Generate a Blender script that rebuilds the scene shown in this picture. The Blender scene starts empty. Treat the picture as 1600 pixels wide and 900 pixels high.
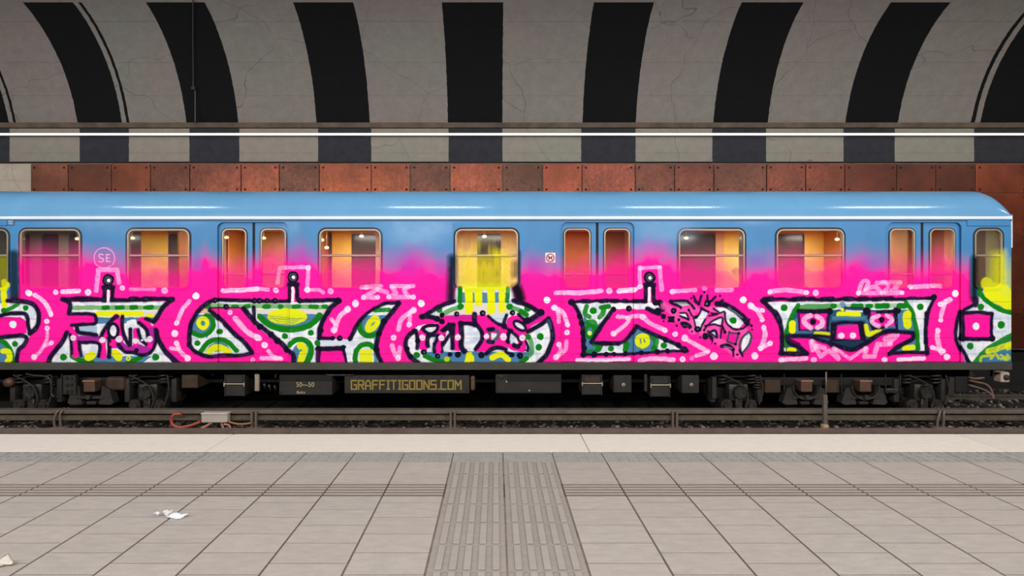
# ---------------------------------------------------------------- spray paint on the car side
# The paint layer is rasterised from strokes and shapes into a generated image (paint colour + cover).
import numpy as np
PK = 2.0                               # samples per photo pixel
PX0, PX1, PY0, PY1 = -40.0, 1620.0, 336.0, 584.0
PW, PH = int((PX1-PX0)*PK), int((PY1-PY0)*PK)
prng = np.random.RandomState(11)
def vnoise(cell, h=PH, w=PW, oct=1):
    out = np.zeros((h, w), np.float32); amp = 1.0; tot = 0
    for o in range(oct):
        c = max(2.0, cell*PK/(2**o))
        gh, gw = int(h/c)+3, int(w/c)+3
        g = prng.rand(gh, gw).astype(np.float32)
        ys = np.arange(h)/c; xs = np.arange(w)/c
        y0 = ys.astype(int); x0 = xs.astype(int)
        fy = ys-y0; fx = xs-x0
        fy = (fy*fy*(3-2*fy))[:, None]; fx = (fx*fx*(3-2*fx))[None, :]
        a = g[y0][:, x0]; b = g[y0][:, x0+1]; c2 = g[y0+1][:, x0]; d = g[y0+1][:, x0+1]
        out += amp*((a*(1-fx)+b*fx)*(1-fy)+(c2*(1-fx)+d*fx)*fy); tot += amp; amp *= .5
    return out/tot
_gx, _gy = np.meshgrid(PX0+(np.arange(PW)+.5)/PK, PY0+(np.arange(PH)+.5)/PK)
_gx = _gx.astype(np.float32); _gy = _gy.astype(np.float32)
WX = _gx+(vnoise(7)-.5)*1.1+(vnoise(2.5)-.5)*.4
WY = _gy+(vnoise(7)-.5)*1.1+(vnoise(2.5)-.5)*.4
NS = vnoise(2.2)*.6+vnoise(6)*.4
def _stretch(a, fx, fy):
    b = vnoise(a, PH//fy+1, PW//fx+1); return np.repeat(np.repeat(b, fy, 0), fx, 1)[:PH, :PW]
HT = .3*_stretch(1.6, 1, 5)+.2*_stretch(1.6, 5, 1)+.5*vnoise(8)
BN = vnoise(3.2)*.6+vnoise(9)*.4
RGB = np.zeros((PH, PW, 3), np.float32); ALP = np.zeros((PH, PW), np.float32)
PINK=(255,20,158); BLK=(17,12,36); WHT=(238,238,244); GRN=(14,122,22); YEL=(228,232,20); BLU=(72,124,165)
HIL=(255,226,246); PUR=(178,34,158); BEI=(220,210,203); TEA=(40,84,112); LPK=(255,96,178); GRY=(92,84,104)
_org = [0.0, 0.0, 1.0]
def org(x0, y0=400, s=5): _org[:] = [x0, y0, 1.0/s]
def P(pts): return [(_org[0]+a*_org[2], _org[1]+b*_org[2]) for a, b in pts]
def comp(sl, a, col):
    a = np.clip(a, 0, 1); A = ALP[sl]; o = a+A*(1-a)
    k = np.where(o > 1e-5, a/np.maximum(o, 1e-5), 0)[..., None]
    RGB[sl] = RGB[sl]*(1-k)+np.array(col, np.float32)/255*k
    ALP[sl] = o
def sub(x0, x1, y0, y1):
    i0 = max(0, int((x0-PX0)*PK)); i1 = min(PW, int((x1-PX0)*PK)+2)
    j0 = max(0, int((y0-PY0)*PK)); j1 = min(PH, int((y1-PY0)*PK)+2)
    return (slice(j0, max(j0, j1)), slice(i0, max(i0, i1)))
def crom(p, n=6):
    q = [p[0]]+list(p)+[p[-1]]; out = []
    for i in range(1, len(q)-2):
        a, b, c, d = [np.array(v, float) for v in q[i-1:i+3]]
        for t in np.linspace(0, 1, n, endpoint=False):
            out.append(tuple(.5*((2*b)+(c-a)*t+(2*a-5*b+4*c-d)*t*t+(3*b-a-3*c+d)*t**3)))
    return out+[tuple(p[-1])]
def segd(x, y, pts):
    d = np.full(x.shape, 1e9, np.float32)
    for (ax, ay), (bx, by) in zip(pts[:-1], pts[1:]):
        vx, vy = bx-ax, by-ay; L2 = vx*vx+vy*vy
        t = np.clip(((x-ax)*vx+(y-ay)*vy)/L2, 0, 1) if L2 > 1e-9 else 0
        d = np.minimum(d, (x-ax-t*vx)**2+(y-ay-t*vy)**2)
    return np.sqrt(d)
def L(pts, w, col=BLK, a=1.0, soft=.9, mott=0.0, raw=False, spk=None):
    pts = P(pts); r = w*_org[2]/2
    m = r+soft+3
    xs = [p[0] for p in pts]; ys = [p[1] for p in pts]
    sl = sub(min(xs)-m, max(xs)+m, min(ys)-m, max(ys)+m)
    if sl[0].stop <= sl[0].start or sl[1].stop <= sl[1].start: return
    d = segd(WX[sl], WY[sl], pts)
    al = np.clip((r-d)/soft+.5, 0, 1)*a
    if spk is not None: al = al*np.clip((spk[sl]-.52)*5, 0, 1)
    if mott: al = al*(1-mott+2*mott*NS[sl])
    comp(sl, al, col)
def C(pts, w, col=BLK, a=1.0, **k):
    o = list(_org); q = crom(P(pts)); s = o[2]; _org[:] = [0, 0, 1.0]
    L(q, w*s, col, a, **k); _org[:] = o
def H(pts, w, a=.75, curve=True): (C if curve else L)(pts, w, HIL, a, soft=1.3, mott=.25)
def D(x, y, r, col=WHT, a=1.0, ring=0):
    L([(x, y), (x+.01, y)], 2*r, col, a, soft=.8)
    if ring: L([(x, y), (x+.01, y)], ring, PINK if col is HIL else WHT, .55)
def B(x, y, r, hole=0):
    L([(x, y), (x+.01, y)], 2*r, BLK, 1, soft=.9)
    if hole: L([(x+r*.12, y-r*.05), (x+r*.2, y)], hole, (150, 145, 165), .75)
def F(pts, col, a=1.0, curve=False, soft=.9, mott=0):
    p = P(pts)
    if curve: p = crom(p+[p[0]])[:-1]
    xs = [q[0] for q in p]; ys = [q[1] for q in p]
    sl = sub(min(xs)-soft-3, max(xs)+soft+3, min(ys)-soft-3, max(ys)+soft+3)
    if sl[0].stop <= sl[0].start or sl[1].stop <= sl[1].start: return
    x = WX[sl]; y = WY[sl]; ins = np.zeros(x.shape, bool)
    for (ax, ay), (bx, by) in zip(p, p[1:]+p[:1]):
        if ay == by: continue
        c = ((ay > y) != (by > y)) & (x < (bx-ax)*(y-ay)/(by-ay)+ax)
        ins ^= c
    d = segd(x, y, p+[p[0]]); sd = np.where(ins, d, -d)
    al = np.clip(sd/soft+.5, 0, 1)*a
    if mott: al = al*(1-mott+2*mott*NS[sl])
    comp(sl, al, col)
    if col is WHT: comp(sl, al*np.clip((HT[sl]-.40)*1.7, 0, .42), (160, 180, 210))
def X(pts, soft=3.0, a=1.0):
    q = ALP.copy(); F(pts, (0, 0, 0), 0.0)
    pp = P(pts); ins = np.zeros(_gx.shape, bool)
    for (ax, ay), (bx_, by) in zip(pp, pp[1:]+pp[:1]):
        if ay != by: ins ^= ((ay > WY) != (by > WY)) & (WX < (bx_-ax)*(WY-ay)/(by-ay)+ax)
    d = segd(WX, WY, pp+[pp[0]]); al = np.clip(np.where(ins, d, -d)/soft+.5, 0, 1)*a
    ALP[:] = q*(1-al)
def G(pts, w, a=1.0): C(pts, w, GRN, a, mott=.12)
def K(pts, w, curve=True):
    fn = C if curve else L
    fn(pts, w*1.12, (40, 10, 66), .5, soft=3.0); fn(pts, w*.92, BLK, .96, soft=1.3)
    fn(pts, w*.5, (84, 84, 112), .0 if w*_org[2] < 3.5 else .42, soft=2.5, spk=BN)
def E(x, y, rx, ry, rot=0, n=20):
    c, s = np.cos(np.radians(rot)), np.sin(np.radians(rot))
    return [(x+rx*np.cos(t)*c-ry*np.sin(t)*s, y+rx*np.cos(t)*s+ry*np.sin(t)*c) for t in np.linspace(0, 2*np.pi, n, endpoint=False)]
def sstep(a, b, v):
    t = np.clip((v-a)/(b-a), 0, 1); return t*t*(3-2*t)

# soft pale patches on the old blue enamel below the gutter
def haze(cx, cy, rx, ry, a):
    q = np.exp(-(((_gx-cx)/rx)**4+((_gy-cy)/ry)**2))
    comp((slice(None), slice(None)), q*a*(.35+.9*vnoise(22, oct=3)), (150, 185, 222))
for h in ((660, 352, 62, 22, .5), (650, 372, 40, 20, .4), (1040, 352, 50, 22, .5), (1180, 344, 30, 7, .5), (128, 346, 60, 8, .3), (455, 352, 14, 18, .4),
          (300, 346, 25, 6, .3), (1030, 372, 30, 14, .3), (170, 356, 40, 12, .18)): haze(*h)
# pink mist with a ragged fading top
bx = [(-40,384),(28,386),(60,386),(110,392),(128,388),(163,392),(200,401),(290,407),(312,398),(320,382),(330,396),(345,408),(380,408),(395,400),(425,384),(450,388),
      (470,382),(500,400),(560,404),(600,400),(625,398),(640,388),(665,398),(690,404),(711,404),(812,404),(830,399),(850,405),(875,408),(930,408),(960,396),(985,390),(1010,380),(1040,383),
      (1058,398),(1110,400),(1165,408),(1185,404),(1212,400),(1240,390),(1270,402),(1322,400),(1345,394),(1370,401),(1390,398),(1420,408),(1440,404),(1475,396),(1500,404),(1520,408),(1620,410)]
edge = np.interp(_gx, [p[0] for p in bx], [p[1] for p in bx])+(vnoise(26, oct=3)-.5)*20
mist = sstep(-24, 50, _gy-edge)
strk = vnoise(14, oct=2)
mist = np.clip(mist*(.62+.76*strk*mist+.4*mist), 0, 1)
mist = np.maximum(mist, sstep(14, 56, _gy-edge))
comp((slice(None), slice(None)), mist*.985, PINK); del strk
# the clearer band between the doors where blue still shows through
for (cx, cy, rx, ry, a) in ((640, 415, 22, 20, .45), (835, 415, 14, 18, .4), (470, 402, 25, 16, .35), (690, 420, 12, 14, .35), (1360, 414, 22, 15, .4), (1182, 408, 14, 10, .4), (308, 415, 9, 14, .4)):
    q = np.exp(-(((_gx-cx)/rx)**2+((_gy-cy)/ry)**2)); comp((slice(None), slice(None)), q*a, (150, 80, 190))
# ---- circled initials above the first letter
org(0, 0, 1)
C([(163+16*np.cos(t), 403+16*np.sin(t)) for t in np.linspace(.9, 2*np.pi+.7, 24)], 1.7, (255,170,235), .8)
C([(161,398.5),(157.5,397),(154.8,399),(156,402),(160,404),(161.5,407),(158.5,409.5),(154.5,408)], 1.7, (255,190,240), .85)
L([(171.5,397.5),(166,397.5),(166,409),(171.8,409)], 1.7, (255,190,240), .85); L([(166,403),(171,403)], 1.6, (255,190,240), .85)
D(1151, 425, 6.5, (170, 10, 110), .55); D(1147, 424, 3, (170, 10, 110), .4)
# ================= first stretch, from the left edge =================
org(0)
F([(-200,330),(0,330),(110,330),(200,365),(290,420),(300,520),(240,610),(200,690),(140,750),(130,860),(-200,860)], WHT)
X([(-300,-400),(110,-400),(135,-60),(140,60),(150,200),(130,320),(-300,320)], 5)
F([(-200,0),(60,0),(60,250),(-200,250)], (150,152,20), .85, soft=2, mott=.2)
L([(108,-10),(112,330)], 74, (12,16,26), .88, soft=7)
F([(-200,300),(25,300),(25,370),(-200,370)], BLU, .9)
C([(20,200),(30,300),(35,385)], 46, YEL, 1, soft=1.6); C([(55,225),(30,260)], 50, YEL, .9, soft=2)
F([(-200,480),(160,475),(205,510),(210,600),(100,630),(-200,630)], PINK); D(100,535,28)
G([(30,425),(85,410),(145,370)], 32, .9); D(30,425,21,GRN); D(200,405,23,GRN)
K([(60,350),(150,352),(220,362),(275,395),(302,450),(300,520),(275,570),(232,606)], 34)
K([(10,465),(60,452),(180,448),(212,480),(222,550),(238,600)], 30)
F([(-200,670),(40,680),(90,760),(100,850),(-200,850)], BLU)
G([(-30,660),(30,672),(75,720),(98,800),(96,850)], 34)
C([(25,745),(65,750),(75,800),(60,820)], 46, YEL); D(118,687,23,GRN)
K([(-40,640),(70,630),(170,622),(208,645),(190,690),(140,745),(128,850)], 32)
# pink letter interior highlights
D(225,290,27); H([(270,303),(330,345),(375,400),(398,455)], 36, .85); D(398,458,19,HIL,.8)
D(365,510,22,HIL,.95,8); D(368,565,20,HIL,.9,8); H([(370,590),(362,660),(325,730),(268,790)], 28, .65); H([(400,678),(355,702)], 26,.6); D(402,677,19,HIL,.85,8); D(265,790,24,HIL,.85)
D(435,284,22,HIL,.9,6); H([(490,280),(615,274)], 38, .9); D(688,283,26,HIL,.95,6)
H([(752,270),(768,110),(915,108),(930,210)], 36, .6, False); D(957,250,22,HIL,.85,10)
H([(1022,260),(1210,262)], 28, .5, False); D(1287,270,26,HIL,.7); D(1530,313,27)
H([(1480,352),(1420,430),(1378,525)], 34, .78); D(1380,525,20,HIL,.75,8); D(1367,605,27,HIL,.97)
H([(1378,680),(1415,750),(1470,802)], 34, .7); H([(1335,722),(1395,728)], 30, .75); D(1378,682,21,HIL,.85,8); D(1465,800,26,HIL,.9)
# table-topped letter
F([(545,360),(1310,355),(1250,420),(1215,500),(1190,560),(1225,640),(1300,760),(1390,860),(370,860),(450,740),(520,600),(600,545),(745,540),(745,450),(545,445)], WHT)
F([(560,470),(735,470),(735,525),(560,530)], PINK)
F([(755,480),(1215,478),(1200,522),(755,528)], BLU, .95)
F([(600,560),(760,545),(760,620),(640,610)], (150,185,215), .8)
F([(1100,430),(1240,430),(1215,475),(1100,475)], BEI)
L([(770,450),(1100,450)], 44, YEL, 1); L([(1150,468),(1190,468)], 24, YEL)
L([(575,405),(1285,403)], 34, (96,160,84), .8, mott=.15)
for x, w in ((825,30),(935,44),(1045,36),(1160,50)): L([(x-w/2,403),(x+w/2,401)], 34, GRN)
F([(540,775),(1190,785),(1110,835),(1000,850),(660,850)], BLU, .95)
G([(562,780),(640,820),(720,832)], 40); G([(1100,790),(1040,820),(1000,835)], 36)
C([(690,790),(720,775)], 62, YEL); C([(900,760),(925,790)], 62, YEL); C([(1003,785),(1020,800),(1003,815),(988,800),(1000,786)], 12, YEL)
D(495,790,27,GRN); D(1217,790,27,GRN)
# hand-style word inside it
C([(545,575),(590,640),(590,770)], 54, PINK); L([(610,645),(790,645)], 44, PUR); C([(910,480),(840,570),(800,660),(805,780)], 56, PINK)
F([(910,470),(960,500),(975,640),(940,720),(850,720),(850,560)], PINK); C([(930,690),(1000,735),(1080,720),(1140,740),(1190,660)], 62, PUR); C([(1060,580),(1060,690)], 40, PINK); C([(1180,690),(1180,590),(1110,505)], 62, PINK); C([(1185,660),(1180,580)],50,PUR)
F([(990,510),(1060,490),(1080,540),(1040,570),(1020,690),(985,640)], WHT); F([(1085,590),(1110,570),(1140,640),(1120,690),(1095,650)], WHT)
F(E(885,585,28,45), WHT)
K([(490,340),(700,335),(850,345),(1000,345),(1150,335),(1350,335)], 32); K([(490,338),(545,372),(540,450)], 32)
for x in (620,690,840,1045,1150): K([(x-25,338),(x+25,337)], 40, False)
K([(540,452),(700,452),(745,470),(745,525),(650,535),(560,540)], 26)
K([(1345,340),(1275,400),(1225,480),(1200,515)], 36); K([(1140,490),(1190,512)], 26)
K([(520,600),(495,660),(440,730),(400,780),(375,850)], 36); K([(1220,585),(1235,650),(1290,745),(1340,795),(1400,850)], 38)
L([(1300,760),(1400,850)], 40, (60,10,80), .6)
K([(600,560),(618,596),(700,608),(750,618)], 32); K([(548,615),(556,680),(558,760)], 24); K([(615,672),(632,775)], 26); K([(620,676),(770,684),(772,785)], 26)
K([(915,470),(850,525),(800,600),(788,640)], 30); C(E(885,585,38,55)+[(923,585)], 24, BLK, .95); K([(850,640),(855,720),(850,790)], 32); D(868,690,14,PINK)
K([(955,475),(958,580),(985,660),(1010,695)], 28); K([(1020,575),(1018,640),(1018,690)], 30); K([(1080,575),(1100,650),(1140,690)], 26); K([(1085,520),(1140,570),(1160,640)], 28)
K([(925,690),(970,745),(1040,755),(1130,775),(1195,730),(1220,640),(1215,575)], 26); D(1065,738,17,BLK); D(1110,660,9,WHT)
for x, y, r in ((572,640,23),(800,655,24),(930,650,27),(1057,662,23),(1170,648,24)): D(x,y,r,(240,215,235),1)
def antenna(x, y, base):
    D(x, y, 46, BLK); C(E(x, y, 25, 26)+[(x+25, y)], 10, GRY, .9); D(x+3, y+2, 15, WHT)
    K([(x-32, y+58), (x+34, y+58)], 40, False)
    K([(x-30, y+70), (x-28, base-25), (x-34, base)], 30); K([(x+32, y+70), (x+34, base-25), (x+40, base)], 30)
    L([(x, y+85), (x, base+15)], 24, (245,230,240))
antenna(845, 188, 345)
# ================= second letter =================
org(260)
F([(380,355),(700,362),(960,362),(1340,355),(1270,425),(1215,520),(1195,640),(1440,655),(1500,570),(1600,470),(1600,860),(980,860),(980,760),(700,560),(590,405),(340,405),(660,760),(540,790),(330,790),(220,740),(180,660),(185,540),(240,430)], WHT)
F([(225,460),(345,455),(385,540),(320,640),(195,600),(185,530)], BLU)
for y in (415,428,441): L([(275-(y-415)*1.2,y),(330,y)], 8, (235,150,110))
G([(195,595),(265,622),(330,600),(368,540),(350,480),(310,465)], 36)
C(E(285,525,34,36)+[(319,525)], 34, YEL); D(285,525,14,BLU)
F([(300,745),(335,700),(395,665),(460,690),(505,750)], BLU); C([(335,745),(380,715),(430,725),(475,750)], 52, YEL, .95, mott=.15)
G([(270,745),(315,685),(390,652),(470,675),(540,740)], 38); D(412,592,22,GRN); D(242,680,23,GRN)
L([(320,392),(700,392),(1260,400)], 36, (96,160,84), .75, mott=.15)
for x, w in ((322,20),(530,30),(620,30),(775,36),(885,12),(1015,40),(1150,50),(1238,20)): L([(x-w/2,396),(x+w/2,396)], 34, GRN, .92)
F([(690,418),(1245,418),(1225,455),(700,455)], BEI); F([(700,455),(1228,455),(1205,500),(1120,560),(850,570),(740,510)], BLU)
F(E(940,475,160,66), YEL, .95, mott=.08)
for k in range(4): C([(790+20*k,470+14*k),(900,480+18*k),(1060-20*k,490+12*k)], 7, BLU, .45)
G([(725,475),(780,530),(860,565),(960,575),(1060,562),(1140,525),(1197,465)], 46)
F([(985,730),(1030,680),(1100,700),(1115,760),(1090,860),(1000,860)], BLU); C([(1050,700),(1075,735),(1060,790),(1045,850)], 60, YEL, .95, mott=.1); D(1050,735,10,(90,150,120))
G([(960,695),(1010,658),(1075,655),(1125,700),(1128,770),(1085,850)], 42)
for x, y in ((918,628),(1128,600),(1180,680),(1445,703)): D(x,y,24,GRN)
F([(1210,640),(1440,660),(1400,720),(1200,700)], (205,215,235), .7)
K([(380,340),(310,375),(240,440),(195,530),(180,620),(178,700)], 34); K([(178,690),(230,750),(330,788),(430,778),(540,782),(665,762)], 30)
L([(380,785),(450,785)], 28, (110,10,90), .8)
K([(370,342),(500,345),(680,352),(840,356),(965,352)], 28); K([(1040,352),(1200,348),(1345,342)], 32)
for x in (380,680,718,778,840,1040): B(x,350,22,8)
K([(1345,350),(1280,410),(1225,500),(1200,570),(1195,640)], 38); D(1340,350,28,BLK); D(1203,580,24,BLK)
K([(1195,642),(1300,642)], 26); B(1300,642,18); B(1355,642,22,8); B(1440,645,24,8)
L([(340,405),(590,405)], 10, (60,20,50)); B(460,397,22,8)
K([(340,425),(420,500),(520,605),(610,685),(660,755)], 34, True); K([(595,412),(700,530),(810,615),(930,720),(990,775),(990,860)], 36); K([(675,400),(678,495)], 28, False)
for x, y in ((725,555),(810,615),(860,665),(935,735)): D(x,y,25,BLK)
F([(1200,735),(1385,735),(1430,850),(1185,850)], PINK); K([(1180,725),(1385,722),(1425,850)], 36, False); K([(1188,725),(1183,850)], 36, False); D(1385,722,26,BLK); D(1190,725,26,BLK)
L([(1180,740),(1185,850)], 20, (110,10,90), .6)
K([(1590,440),(1530,490),(1475,560),(1440,645)], 26)
antenna(988, 165, 350)
H([(860,210),(878,92),(1110,88),(1100,255)], 32, .6, False); D(1107,95,22,HIL,.75,6); D(1100,263,25,HIL,.95,6); H([(1110,265),(1190,265),(1225,288)], 28, .6); D(1282,275,24,HIL,.7,8); D(850,268,23,HIL,.85,8)
H([(432,272),(560,268),(700,258)], 38, .85); H([(700,258),(790,262)], 32, .7)
D(490,443,20,HIL,.8,8); H([(530,488),(620,590),(720,645)], 42, .75); D(705,640,26,HIL,.85); D(760,697,25,HIL,.97,7); H([(790,742),(825,785),(890,805)], 32, .75); H([(735,803),(885,802)], 32, .78); D(668,815,20,HIL,.6,10)
D(1478,372,28,HIL,.95); H([(1420,412),(1350,480),(1310,585)], 38, .75); H([(1290,495),(1315,530)], 30, .75); D(1415,415,26,HIL,.8); D(1308,578,26,HIL,.75)
# ================= third stretch =================
org(560)
F([(300,378),(255,440),(195,510),(152,610),(138,700),(155,780),(185,860),(-75,860),(-105,728),(-60,655),(-20,565),(30,490),(100,430),(210,378)], WHT)
F([(40,465),(225,462),(190,520),(150,610),(20,600),(0,540)], BLU); L([(130,424),(240,420)], 34, GRN, .9, mott=.15); F([(120,640),(140,640),(150,860),(120,860)], BLU, .9)
G([(8,520),(15,580),(70,622),(150,610)], 42); C([(140,485),(150,520),(120,560),(75,575),(85,520),(130,480)], 44, YEL, .95, mott=.1)
G([(-20,860),(-22,760),(20,700),(85,690),(120,720)], 40); F([(10,730),(110,730),(112,860),(12,860)], YEL, .92, mott=.1)
K([(-62,650),(-20,560),(25,490),(100,425),(210,372),(315,365)], 26); K([(318,370),(262,440),(205,510),(162,610),(140,700),(155,780),(190,860)], 34)
for x, y in ((312,368),(202,510),(162,608),(140,730)): D(x,y,24,BLK)
H([(430,425),(340,490),(312,575)], 36, .72); H([(405,435),(395,530)], 32, .65); D(430,425,26,HIL,.75); D(396,535,22,HIL,.8,7); D(490,370,28); D(275,640,23,HIL,.9,8)
H([(265,700),(282,760),(310,795)], 36, .7); H([(325,715),(312,790)], 36, .65); D(308,800,22,HIL,.7,7)
H([(25,245),(175,235),(90,295),(40,322),(150,325)], 36, .6, False); H([(150,260),(225,285)], 34, .6); H([(258,235),(430,235)], 34, .6); H([(262,240),(295,290),(240,320),(430,320)], 36, .55, False); H([(390,240),(358,270),(395,318)], 36, .6)
for x, y in ((40,322),(150,322),(235,318),(430,318),(60,245)): D(x,y,20,HIL,.7,6)
# dome under the window
F([(740,350),(760,250),(1200,240),(1225,355),(1320,385),(1405,440),(1340,500),(1260,478),(1150,475),(660,475),(500,470),(600,415),(650,385)], WHT)
X([(735,-260),(1262,-260),(1262,240),(735,240)], 3)
_sl = sub(560+150/5, 560+1200/5, 372, 460); _f = sstep(372, 428, _gy[_sl]+(.6*_stretch(3.0, 1, 6)[_sl]+.4*vnoise(16)[_sl]-.5)*70)
_f = _f*sstep(714, 726, _gx[_sl]+(vnoise(6)[_sl]-.5)*10)*(1-sstep(790, 802, _gx[_sl]+(vnoise(6)[_sl]-.5)*10))*(1-sstep(448, 452, _gy[_sl]))
_f = np.maximum(_f*.9, .5*sstep(395, 402, _gy[_sl])*(1-sstep(448, 452, _gy[_sl]))*sstep(714, 716, _gx[_sl])*(1-sstep(805, 807, _gx[_sl])))
comp(_sl, _f, (232, 216, 26))
F([(800,285),(1180,285),(1180,365),(800,365)], BLU, .95)
F([(835,372),(1165,372),(1215,425),(1250,462),(650,466),(760,410)], BEI)
for (x, y0, y1, w) in ((862,230,425,62),(935,230,360,60),(1036,230,425,62),(1120,230,415,52)): L([(x,y0),(x+2,y1)], w, YEL, 1, soft=1.6)
L([(810,240),(1150,240)], 44, YEL, .8, soft=3)
L([(795,255),(792,355)], 36, GRN, 1); L([(1168,255),(1165,355)], 32, GRN, .7)
G([(660,452),(720,420),(795,398)], 36, .6); G([(1185,398),(1260,425),(1315,460)], 36, .65); C([(1270,435),(1310,460)], 40, GRN)
for x, y in ((800,395),(1180,396),(630,420),(1320,412)): D(x,y,25,GRN)
L([(732,20),(722,330)], 58, (14,20,32), .92, soft=9); L([(1225,60),(1222,150)], 44, (38,34,18), .8, soft=8); L([(1238,250),(1262,330)], 78, (10,10,18), .96, soft=8)
L([(772,30),(772,210)], 10, (30,26,20), .5, soft=3); L([(1262,-40),(1262,200)], 16, (24,30,38), .6, soft=3)
K([(745,352),(640,390),(560,442),(500,475)], 34); K([(1215,350),(1320,385),(1400,430),(1420,445)], 36)
# rounded word: white counters over a pink body
org(630, 480, 10)
F([(130,360),(230,290),(330,270),(560,240),(640,130),(1080,110),(1800,120),(1900,300),(2100,250),(2280,180),(2350,440),(2330,600),(2200,800),(2100,870),(200,870),(40,650),(30,520)], WHT)
F([(300,700),(1100,690),(1940,700),(1960,600),(2040,700),(1850,880),(600,880)], BLU)
F([(230,400),(300,290),(560,240),(640,140),(900,120),(1240,120),(1400,130),(1600,290),(1620,200),(1690,130),(1810,130),(1900,230),(2150,120),(2230,170),(2000,300),(1940,400),(1920,660),(1880,710),(1740,680),(1600,620),(1450,620),(1330,680),(1180,700),(1080,650),(1040,660),(1100,560),(890,560),(890,680),(800,680),(740,560),(600,560),(590,720),(500,720),(520,560),(380,560),(370,680),(260,660)], PINK)
F([(660,120),(1080,120),(1060,190),(660,170)], PUR, .6); L([(1900,255),(2180,130)], 60, PUR, .7)
F([(330,330),(520,290),(500,350),(440,400),(370,420)], WHT); F([(690,320),(760,320),(740,680),(640,690),(650,540)], WHT)
F([(400,430),(560,440),(480,660),(400,660)], WHT); F([(70,600),(150,400),(210,460),(220,640),(140,760)], WHT)
F([(900,300),(1000,270),(1130,270),(1210,400),(1200,540),(1120,660),(930,670)], WHT)
for (x, y) in ((1000,420),(1060,520),(980,560)): L([(x,y),(x+130,y-15)], 50, (176,196,220), .5, soft=2)
F([(1320,120),(1610,110),(1590,250),(1450,240)], (200,216,232)); F([(1640,400),(1760,420),(1800,560),(1740,600),(1640,540)], WHT)
F(E(1820,290,110,50,35), WHT); F([(1380,400),(1480,420),(1440,520),(1380,560)], WHT)
K([(180,370),(90,440),(40,540),(50,650),(110,770),(230,870)], 70); K([(200,370),(225,520),(222,640)], 60)
for x, y in ((170,370),(60,650),(120,770),(225,525)): D(x,y,40,BLK)
C([(300,340),(380,290),(530,290),(520,370),(430,420),(330,370),(310,330)], 52, BLK, .95); K([(390,450),(375,530),(385,610)], 62); D(400,440,40,BLK); K([(390,440),(550,440)], 44, False)
K([(550,450),(500,560),(480,650),(490,700)], 56); B(490,575,32); F([(570,370),(700,240),(810,250),(780,330),(700,360),(620,400)], BLK)
K([(790,270),(770,420),(770,640)], 66); K([(700,310),(740,400),(690,480),(620,590)], 52); K([(640,440),(610,560),(610,680)], 30)
K([(900,250),(910,430),(905,600),(950,690)], 80); K([(930,255),(1120,270),(1200,350),(1240,470),(1200,560),(1130,660)], 62); K([(1115,110),(1115,270)], 76, False)
C([(1340,350),(1460,370),(1490,440),(1420,530),(1340,545),(1350,350)], 56, GRY, .95); K([(1330,350),(1400,345)], 62); K([(1330,540),(1400,545)], 62)
K([(1330,140),(1440,235),(1570,300),(1680,375),(1800,480),(1840,560),(1780,620),(1740,600)], 46); K([(1620,120),(1580,230),(1580,320)], 50); D(1580,300,45,BLK)
K([(1650,400),(1630,520),(1640,540)], 60); K([(1730,590),(1790,620)], 70); D(1680,370,38,BLK)
C(E(1820,290,110,55,35)+E(1820,290,110,55,35)[:1], 44, BLK, .9); K([(1950,380),(2060,320),(2180,250),(2270,180)], 66); K([(1900,230),(1960,210),(2040,160),(2150,85)], 80, True)
K([(1800,115),(1870,180),(1950,215)], 44); D(2150,80,56,BLK); D(1940,210,52,BLK)
K([(2270,180),(2320,320),(2335,470),(2300,600),(2240,740),(2110,870)], 72); L([(2275,210),(2300,330)], 50, (60,90,120), .7)
K([(280,145),(420,150),(530,180)], 66); D(300,145,40,BLK); D(530,180,45,BLK); D(600,220,46,BLK); D(605,125,42,BLK)
K([(1300,720),(1390,650),(1480,630),(1600,660)], 66); K([(1920,540),(1950,620),(1940,680)], 34)
B(835,105,42,26); B(1240,95,45,26); B(1708,85,42,26); B(320,700,45,20); B(540,765,42,18); B(610,690,26,10); B(730,735,38); B(855,740,50); B(970,690,34,8); B(1225,745,50); B(1700,745,40); B(1825,760,50,8); B(1910,670,14)
K([(1600,700),(1700,730)], 40)
G([(340,760),(470,820),(600,850),(720,860)], 76); C([(1960,460),(2000,560),(2010,700),(1930,790),(1850,860)], 72, (70,150,80), .85); D(1945,460,46,GRN); L([(1930,800),(1840,860)], 70, GRN)
D(210,750,52,GRN); D(2145,460,54,GRN); D(2120,625,50,GRN)
D(680,815,42,(180,200,40)); F([(990,710),(1070,700),(1110,790),(1110,860),(950,870)], YEL); C([(1390,790),(1470,750),(1550,745),(1640,820)], 92, YEL)
for x, y, r in ((300,475,48),(600,480,50),(850,470,48),(1300,455,44),(1570,465,54),(1860,480,50)): D(x,y,r,(244,214,236),1)
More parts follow.
